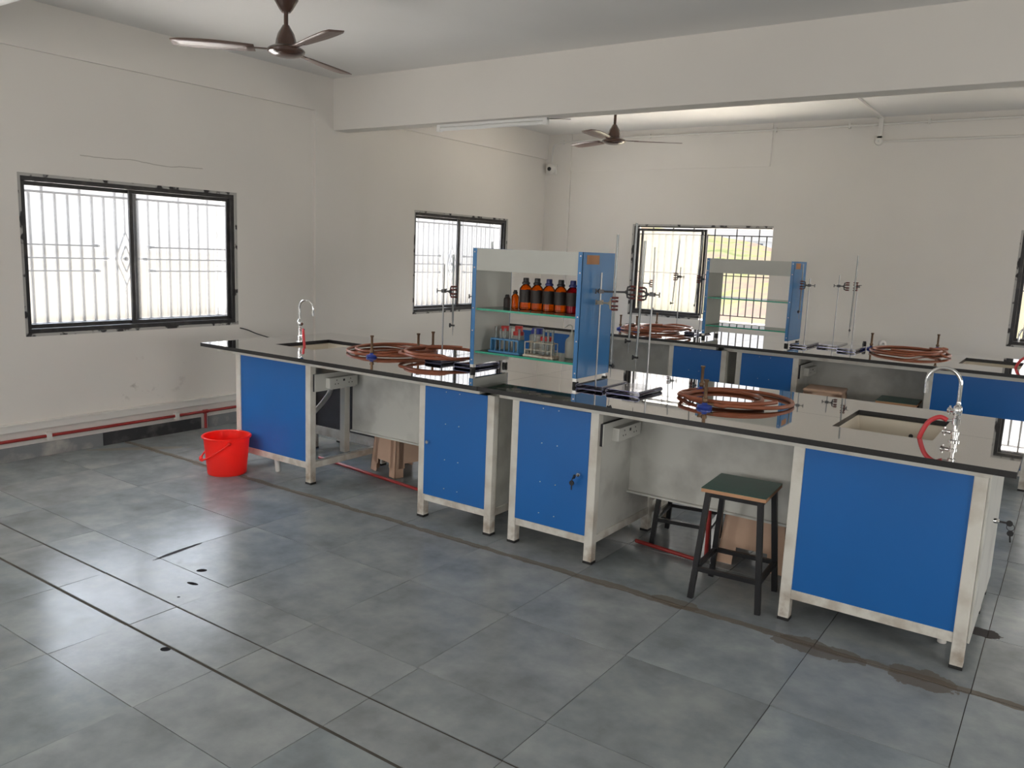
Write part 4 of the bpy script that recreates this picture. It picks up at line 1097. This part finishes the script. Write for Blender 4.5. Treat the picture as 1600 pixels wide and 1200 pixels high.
def hose(label, start, yaw, cx, cy, loops, cat='hose', sgn=1, tail=None):
    """rubber gas hose from a burner inlet, coiled flat on the worktop"""
    d = Vector((math.cos(yaw), math.sin(yaw), 0)); p = Vector((start[0], start[1], HT + 0.024))
    pts = [p + d * 0.045, p + d * 0.09 + Vector((0, 0, -0.006))]
    r = 0.0105
    first = True; lv = 0
    for (rx, ry, ox, oy, a0, a1, zz) in loops:
        n = max(6, int(abs(a1 - a0) / 22))
        for i in range(n + 1):
            a = R(a0 + (a1 - a0) * i / n)
            z = HT + r + 0.0005 + zz + (0.0 if not first else max(0, 0.010 * (1 - i / 4)))
            pts.append(Vector((cx + ox + rx * math.cos(a), cy + oy + ry * math.sin(a), z)))
        first = False
    b = MB(); b.tube(smooth_path(pts, 4), r, 10)
    return solid('rubber_hose', b, M['hose'], label, cat, (cx, cy, HT))
hose('brown rubber gas hose coiled beside the right sink of the front bench', (4.247, 0.356), R(20), 4.28, 0.69,
     [(0.30, 0.31, 0.0, 0.02, -75, 200, 0.0), (0.25, 0.27, -0.02, 0.02, 215, 330, 0.003), (0.20, 0.22, -0.06, 0.02, -20, 190, 0.0), (0.27, 0.29, -0.02, 0.0, 215, 350, 0.022)])
hose('brown rubber gas hose in the leftmost coil on the front bench', (1.818, 0.42), R(15), 1.72, 0.73,
     [(0.22, 0.25, 0.08, 0.0, -40, 120, 0.0), (0.31, 0.33, 0.0, 0.0, 140, 400, 0.003), (0.27, 0.29, 0.02, 0.01, 60, 300, 0.018), (0.24, 0.22, 0.05, 0.05, -50, 120, 0.022)])
hose('brown rubber gas hose coiled round the retort stand left of the rack', (1.905, 0.80), R(0), 2.21, 0.71,
     [(0.26, 0.28, 0.02, 0.0, 160, -120, 0.032), (0.29, 0.30, 0.0, 0.0, -130, -400, 0.034), (0.25, 0.27, 0.0, 0.0, -50, -260, 0.050)])
hose('brown rubber gas hose in the left coil on the rear bench', (2.03, 4.05), R(0), 2.10, 4.18,
     [(0.22, 0.20, 0.06, 0.04, -70, 100, 0.0), (0.30, 0.30, 0.02, 0.0, 120, 400, 0.004), (0.26, 0.25, 0.0, 0.02, 50, 300, 0.018)])
hose('brown rubber gas hose coiled nearer the empty rack on the rear bench', (1.945, 4.72), R(-20), 2.33, 4.02,
     [(0.20, 0.30, 0.0, 0.20, 120, -60, 0.036), (0.27, 0.30, 0.02, -0.02, -70, -340, 0.038), (0.23, 0.25, 0.02, 0.0, 10, -240, 0.054)])
hose('brown rubber gas hose coiled left of the rear sink', (4.715, 4.93), R(-10), 4.58, 4.35,
     [(0.20, 0.30, 0.06, 0.20, 70, -70, 0.0), (0.32, 0.36, 0.0, -0.05, -80, -380, 0.004), (0.28, 0.31, -0.01, -0.04, -20, -300, 0.018), (0.24, 0.27, 0.0, 0.0, -300, -480, 0.030)])
# a roll of tape and a white valve fitting behind the rear right burner
b = MB(); b.lathe([(0.014, -0.012), (0.030, -0.012), (0.030, 0.012), (0.014, 0.012), (0.014, -0.012)], (4.16, 4.49, HT + 0.031), 18, (1, 0.4, 0)); solid('tape_roll', b, M['black_plastic'], 'dark roll of tape standing by the rear right hose coil', 'tape roll', (4.16, 4.49, HT))
b = MB(); b.lathe([(0.016, -0.012), (0.037, -0.012), (0.037, 0.012), (0.016, 0.012), (0.016, -0.012)], (4.29, 4.62, HT + 0.0375), 18, (0.7, -0.7, 0)); solid('white_tape_roll', b, M['pvc'], 'white roll standing behind the rear right hose coil', 'tape roll', (4.29, 4.62, HT))

# ------------------------------------------------------------------ stools and bucket
def lab_stool(label, cx, cy, yaw=0.0):
    root = thing('lab_stool', label, 'stool', (0, 0, 0)); h = 0.565
    b = MB(); b.box(-0.155, 0.155, -0.165, 0.165, h - 0.003, h); st = part('seat', b, M['stool_green'], root, label='dark green laminate seat')
    b = MB(); b.box(-0.155, 0.155, -0.165, 0.165, h - 0.021, h - 0.003); part('seat_edge', b, M['stool_edge'], st, bevel=0.002, label='bare plywood edge')
    T = [(-0.125, -0.135), (0.125, -0.135), (0.125, 0.135), (-0.125, 0.135)]; Bt = [(-0.165, -0.170), (0.165, -0.170), (0.165, 0.170), (-0.165, 0.170)]
    b = MB()
    for i in range(4):
        p, q = T[i], T[(i + 1) % 4]; b.bar((p[0], p[1], h - 0.033), (q[0], q[1], h - 0.033), 0.024)
    part('seat_frame', b, M['stool_steel'], root)
    for i in range(4):
        b = MB(); b.bar((T[i][0], T[i][1], h - 0.022), (Bt[i][0], Bt[i][1], 0.0), 0.026); part('leg', b, M['stool_steel'], root)
    b = MB(); f = 0.27
    for i in range(4):
        p = [T[i][k] * f + Bt[i][k] * (1 - f) for k in (0, 1)]; j = (i + 1) % 4; q = [T[j][k] * f + Bt[j][k] * (1 - f) for k in (0, 1)]
        b.bar((p[0], p[1], h * f), (q[0], q[1], h * f), 0.021)
    part('stretcher', b, M['stool_steel'], root)
    root.location = (cx, cy, 0); root.rotation_euler = (0, 0, yaw)
    return root
ls = lab_stool('green topped black steel stool drawn out in front of the bench', 4.512, 0.255, R(4))
c = copy_tree(ls); c.location = (4.02, 0.83, 0); c.rotation_euler = (0, 0, R(9)); c['label'] = 'black steel stool whose legs show under the panel of the front bench'
c = copy_tree(ls); c.location = (4.625, 3.74, 0); c.rotation_euler = (0, 0, R(2)); c['label'] = 'green topped stool beside the rear bench knee space'

def plastic_stool(label, x, y, yaw, h=0.50):
    root = thing('plastic_stool', label, 'stool', (0, 0, 0))
    def hw(z): return 0.165 - 0.040 * z / h
    b = MB(); b.box(-0.134, 0.134, -0.134, 0.134, h - 0.022, h); st = part('seat', b, M['beige'], root, bevel=0.012)
    t = 0.007
    def panel(axis, sg, z0, z1, a0, a1):
        """wall strip on one side between fractions a0..a1 of the side width"""
        pts = []
        for z, in_ in ((z0, 0), (z1, 0)):
            w = hw(z)
            for a in (a0, a1): pts.append((w * (2 * a - 1), sg * w, z))
        q = [pts[0], pts[1], pts[3], pts[2]]
        qi = [(p[0], p[1] - sg * t, p[2]) for p in q]
        if axis == 'y': q = [(p[1], p[0], p[2]) for p in q]; qi = [(p[1], p[0], p[2]) for p in qi]
        b.hexa([q[0], q[1], qi[1], qi[0], q[3], q[2], qi[2], qi[3]])
    for nm, strips in (('upper_skirt', ((0.82, 0.984, 0.03, 0.97),)), ('lower_skirt', ((0.20, 0.56, 0.10, 0.90), (0.13, 0.20, 0.10, 0.26), (0.13, 0.20, 0.74, 0.90)))):
        for axis in ('x', 'y'):
            for sg in (-1, 1):
                b = MB()
                for (f0, f1, a0, a1) in strips: panel(axis, sg, h * f0, h * f1, a0, a1)
                part(nm, b, M['beige'], root)
    for sx in (-1, 1):
        for sy in (-1, 1):
            b = MB(); w0, w1 = hw(0), hw(h - 0.01); L0, L1 = 0.075, 0.06
            for (ax0, ax1) in (((L0, t), (L1, t)), ((t, L0), (t, L1))):
                c8 = []
                for (w, z, (lx, ly)) in ((w0, 0.0, ax0), (w1, h - 0.01, ax1)):
                    X0_, X1_ = sx * w, sx * (w - lx); Y0_, Y1_ = sy * w, sy * (w - ly)
                    c8 += [(X0_, Y0_, z), (X1_, Y0_, z), (X1_, Y1_, z), (X0_, Y1_, z)]
                b.hexa(c8)
            part('leg', b, M['beige'], root)
    root.location = (x, y, 0); root.rotation_euler = (0, 0, yaw)
    return root
ps = plastic_stool('beige plastic stool pushed under the left knee space of the front bench', 1.742, 0.822, R(-14))
c = copy_tree(ps); c.location = (4.45, 0.83, 0); c.rotation_euler = (0, 0, R(4)); c.scale = (1.12, 1.12, 1.0); c['label'] = 'beige plastic stool behind the drawn out green topped stool'
c = copy_tree(ps); c.location = (4.075, 3.56, 0); c.rotation_euler = (0, 0, R(4)); c.scale = (1.18, 1.14, 1.23); c['label'] = 'beige plastic stool with only its seat showing before the rear bench'

bk = thing('bucket', 'red plastic bucket on the floor at the left end of the bench', 'bucket', (0.862, -0.062, 0))
bx_, by_ = 0.862, -0.062
b = MB(); b.lathe([(0, 0.004), (0.124, 0.004), (0.126, 0.0), (0.132, 0.0), (0.135, 0.01), (0.158, 0.262), (0.170, 0.264), (0.172, 0.272), (0.166, 0.278), (0.156, 0.274), (0.131, 0.012), (0, 0.012)], (bx_, by_, 0), 40)
part('pail', b, M['bucket'], bk)
b = MB(); ca = R(240)
hp = [Vector((bx_ + 0.166 * math.cos(ca + R(90)), by_ + 0.166 * math.sin(ca + R(90)), 0.245)), Vector((bx_ + 0.166 * math.cos(ca - R(90)), by_ + 0.166 * math.sin(ca - R(90)), 0.245))]
u = (hp[0] - hp[1]) / 2; m0 = (hp[0] + hp[1]) / 2; dv = Vector((math.cos(R(240)), math.sin(R(240)), 0)) * 0.150 + Vector((0, 0, -0.115))
b.tube([m0 + u * math.cos(a) + dv * math.sin(a) * 1.18 for a in [math.pi * i / 20 for i in range(21)]], 0.0065, 8)
hd = part('handle', b, M['bucket'], bk)
b = MB(); b.tube([m0 + u * math.cos(a) + dv * math.sin(a) * 1.18 for a in [math.pi * (0.42 + 0.16 * i / 6) for i in range(7)]], 0.012, 10); part('grip', b, M['bucket'], hd)
for p in hp:
    b = MB(); b.sphere(p, 0.014, 10); part('lug', b, M['bucket'], bk)

# ------------------------------------------------------------------ ceiling fans, lamp, camera, conduits
def fan(label, x, y, zh, a0, span):
    root = thing('ceiling_fan', label, 'ceiling fan', (x, y, ZC))
    b = MB(); b.lathe([(0.0, 0.0), (0.055, 0.0), (0.082, -0.03), (0.086, -0.06), (0.075, -0.11), (0.042, -0.165), (0.026, -0.185), (0, -0.185)], (x, y, ZC), 24); part('canopy', b, M['fan'], root)
    b = MB(); b.tube([(x, y, ZC - 0.18), (x, y, zh + 0.11)], 0.014, 12); part('down_rod', b, M['fan'], root)
    b = MB(); b.lathe([(0, 0.135), (0.020, 0.135), (0.030, 0.118), (0.050, 0.085), (0.062, 0.045), (0.066, 0.022), (0.070, 0.014), (0.088, 0.006), (0.110, -0.006), (0.116, -0.016), (0.112, -0.028), (0.090, -0.042), (0.050, -0.052), (0, -0.055)], (x, y, zh), 32); part('motor', b, M['fan'], root)
    for k in range(3):
        a = a0 + R(120) * k; d = Vector((math.cos(a), math.sin(a), 0)); q = Vector((-d.y, d.x, 0)); C0 = Vector((x, y, zh - 0.012))
        b = MB(); up = Vector((0, 0, 1)); n = 10; th = 0.0025
        rows = []
        for i in range(n + 1):
            s = 0.19 + (span - 0.19) * i / n; f = i / n
            w0 = -(0.045 + 0.020 * math.sin(f * 2.2)); w1 = 0.045 + 0.030 * math.sin(f * 2.6)
            if f > 0.93: w0 *= 0.8; w1 *= 0.75
            tw = 0.20 * (1 - 0.4 * f)
            rows.append([(C0 + d * s + q * w + up * (w * tw + sg * th)) for w in (w0, w0 * 0.3, w1 * 0.3, w1) for sg in (1, -1)])
        vs = [[b.bm.verts.new(p) for p in r_] for r_ in rows]
        for A, B in zip(vs[:-1], vs[1:]):
            for j in (0, 2, 4):
                f_ = b.bm.faces.new((A[j], A[j + 2], B[j + 2], B[j])); f_.smooth = True
                f_ = b.bm.faces.new((A[j + 1], B[j + 1], B[j + 3], A[j + 3])); f_.smooth = True
            b.bm.faces.new((A[0], B[0], B[1], A[1])); b.bm.faces.new((A[6], A[7], B[7], B[6]))
        for r_ in (vs[0], vs[-1]): b.bm.faces.new([r_[i] for i in (0, 2, 4, 6, 7, 5, 3, 1)])
        bl_ = part('blade', b, M['fan_blade'], root)
        b = MB(); b.bar(C0 + d * 0.09, C0 + d * 0.24, 0.030, 0.005); part('blade_arm', b, M['fan'], bl_)
    return root
fan('brown ceiling fan above the left window bay', 1.51, -0.05, 2.848, R(224), 0.68)
fan('brown ceiling fan beyond the beam above the rear bench', 1.84, 3.68, 2.775, R(36), 0.66)

def tube_light(label, x0, x1, y):
    tl = thing('tube_light', label, 'light', ((x0 + x1) / 2, y, ZB))
    b = MB(); b.box(x0, x1, y - 0.017, y + 0.018, ZB - 0.022, ZB); part('batten', b, M['tube_light'], tl, bevel=0.003)
    b = MB(); b.tube([(x0 + 0.04, y, ZB - 0.040), (x1 - 0.04, y, ZB - 0.040)], 0.0165, 14); part('tube', b, M['tube_light'], tl)
    for xx in (x0, x1 - 0.04):
        b = MB(); b.box(xx, xx + 0.04, y - 0.020, y + 0.021, ZB - 0.060, ZB - 0.004); part('end_holder', b, M['tube_light'], tl, bevel=0.003)
    return tl
tube_light('white batten tube light at the extreme top left corner of the photo', 0.75, 1.93, -1.665)
tl = tube_light('white batten tube light fixed under the ceiling beam', 0.80, 1.98, 2.262)
b = MB(); b.tube(smooth_path([(1.98, 2.28, ZB - 0.01), (2.06, 2.30, ZB - 0.012), (2.15, 2.345, ZB - 0.012)]), 0.003, 6); part('flex', b, M['black_plastic'], tl)

cc = thing('dome_camera', 'white dome security camera at the top of the far corner', 'camera', (-0.36, YB - 0.025, 2.786))
b = MB(); b.box(-0.455, -0.30, YB - 0.060, YB - 0.025, 2.715, 2.857); part('back_box', b, M['pvc'], cc, bevel=0.006)
b = MB(); b.lathe([(0.070, 0.0), (0.068, 0.02), (0.055, 0.048), (0.034, 0.062), (0, 0.064)], (-0.385, YB - 0.060, 2.786), 24, (0.25, -1, -0.08)); part('dome', b, M['pvc'], cc)
b = MB(); b.sphere((-0.378, YB - 0.106, 2.783), 0.032, 14); part('lens', b, M['lens'], cc, label='black camera lens')

def conduit(name, path, r, m, label, cat='conduit', clips=None, wall='B', smooth=True):
    root = thing(name, label, cat, path[0])
    b = MB(); b.tube(path, r, 10); part('pipe', b, m, root)
    for p in clips or []:
        b = MB(); p = Vector(p)
        if wall == 'B': b.box(p.x - 0.010, p.x + 0.010, p.y - r - 0.004, YB, p.z - r - 0.014, p.z + r + 0.014)
        else: b.box(XW, p.x + r + 0.004, p.y - 0.014, p.y + 0.014, p.z - r - 0.016, p.z + r + 0.016)
        part('clip', b, M['pvc'], root)
    return root
yc = YB - 0.028
path = [(-0.385, yc - 0.012, 2.857), (-0.385, yc - 0.012, 3.02)] + [Vector((-0.385 + 0.105 * (1 - math.cos(t)), yc - 0.010, 3.02 + 0.112 * math.sin(t))) for t in [R(15 * i) for i in range(1, 7)]] + [(0.6, yc, 3.158), (2.6, yc, 3.158), (5.1, yc, 3.168), (9.9, yc, 3.168)]
conduit('wall_conduit', path, 0.0125, M['pvc'], 'white conduit pipe running from the dome camera along the back wall top', clips=[(-0.22, yc, 3.134), (1.05, yc, 3.158), (2.64, yc, 3.158), (3.45, yc, 3.162), (4.24, yc, 3.166)])
jb = thing('junction_box', 'round white junction box high on the back wall', 'junction box', (3.765, YB, 2.985))
b = MB(); b.lathe([(0.042, 0.0), (0.042, 0.035), (0.036, 0.046), (0, 0.047)], (3.765, YB, 2.985), 20, (0, -1, 0)); part('box', b, M['pvc'], jb)
b = MB(); b.lathe([(0.008, 0.0), (0.008, 0.003), (0, 0.003)], (3.765, YB - 0.047, 2.985), 10, (0, -1, 0)); part('screw', b, M['alu'], jb)
b = MB(); b.tube([(3.805, YB - 0.016, 2.984), (9.9, YB - 0.016, 2.984)], 0.0125, 10); solid('branch_conduit', b, M['pvc'], 'white conduit running right from the round junction box', 'conduit', (3.8, YB, 2.98))
b = MB(); b.box(3.750, 3.795, YB - 0.055, YB - 0.041, 3.02, ZC - 0.02); b.box(3.750, 3.795, YB - 0.055, YB - 0.001, 3.02, 3.035); solid('wall_trunking', b, M['pvc'], 'short vertical cable duct joining the junction box to the ceiling', 'cable duct', (3.77, YB, 3.02))
b = MB(); b.box(3.735, 3.785, 2.353, YB - 0.001, ZC - 0.02, ZC - 0.0002); solid('ceiling_trunking', b, M['pvc'], 'cable duct running across the ceiling behind the beam', 'cable duct', (3.76, 4.2, ZC))
# along the foot of the left wall
b = MB(); b.box(XW + 0.001, XW + 0.028, YF + 0.01, 1.944, 0.212, 0.272); b.box(XW + 0.001, XW + 0.036, YF + 0.01, 1.944, 0.262, 0.274)
solid('cable_trunking', b, M['pvc'], 'long white cable trunking along the foot of the left wall', 'cable trunking', (XW, -1.5, 0.21), bevel=0.002)
rp = thing('floor_pipe', 'dark red pipe running along the foot of the left wall', 'pipe', (XW + 0.03, 0.6, 0.15))
b = MB(); b.tube([(XW + 0.022, YF + 0.02, 0.150), (XW + 0.022, 0.6, 0.150), (XW + 0.022, 1.92, 0.144)], 0.0125, 10); part('pipe', b, M['red_pipe'], rp)
b = MB(); b.tube([(XW + 0.022, 0.682, 0.150), (XW + 0.022, 0.682, 0.0)], 0.0125, 10); part('riser', b, M['red_pipe'], rp)
b = MB(); b.tube([(XW + 0.022, 0.66, 0.150), (XW + 0.022, 0.704, 0.150)], 0.017, 10); part('tee', b, M['red_pipe'], rp)
for y in (-2.2, -0.66, 0.40, 1.5):
    b = MB(); b.box(XW + 0.001, XW + 0.040, y - 0.018, y + 0.018, 0.124, 0.178); part('clip', b, M['pvc'], rp, label='white pipe clip')
b = MB(); b.tube([(1.05, 0.64, 0.012), (2.9, 0.43, 0.012)], 0.012, 8); solid('floor_hose', b, M['red_pipe'], 'dark red pipe lying on the floor under the left knee space', 'pipe', (2.0, 0.5, 0))
b = MB(); b.tube([(3.80, 0.60, 0.012), (4.235, 0.545, 0.012), (4.25, 0.545, 0.03), (4.25, 0.545, 0.31)], 0.012, 8); solid('floor_hose', b, M['red_pipe'], 'dark red pipe rising from the floor behind the drawn out stool', 'pipe', (4.0, 0.55, 0))
b = MB(); b.tube(smooth_path([(XW + 0.004, 1.07, 0.868), (XW + 0.03, 1.13, 0.85), (XW + 0.05, 1.22, 0.81), (XW + 0.05, 1.36, 0.765), (XW + 0.03, 1.55, 0.70), (XW + 0.02, 1.62, 0.60), (XW + 0.02, 1.64, 0.274)]), 0.005, 6)
solid('wall_cable', b, M['cable'], 'black cable sagging from the corner of the nearest left window', 'cable', (XW, 1.3, 0.8))
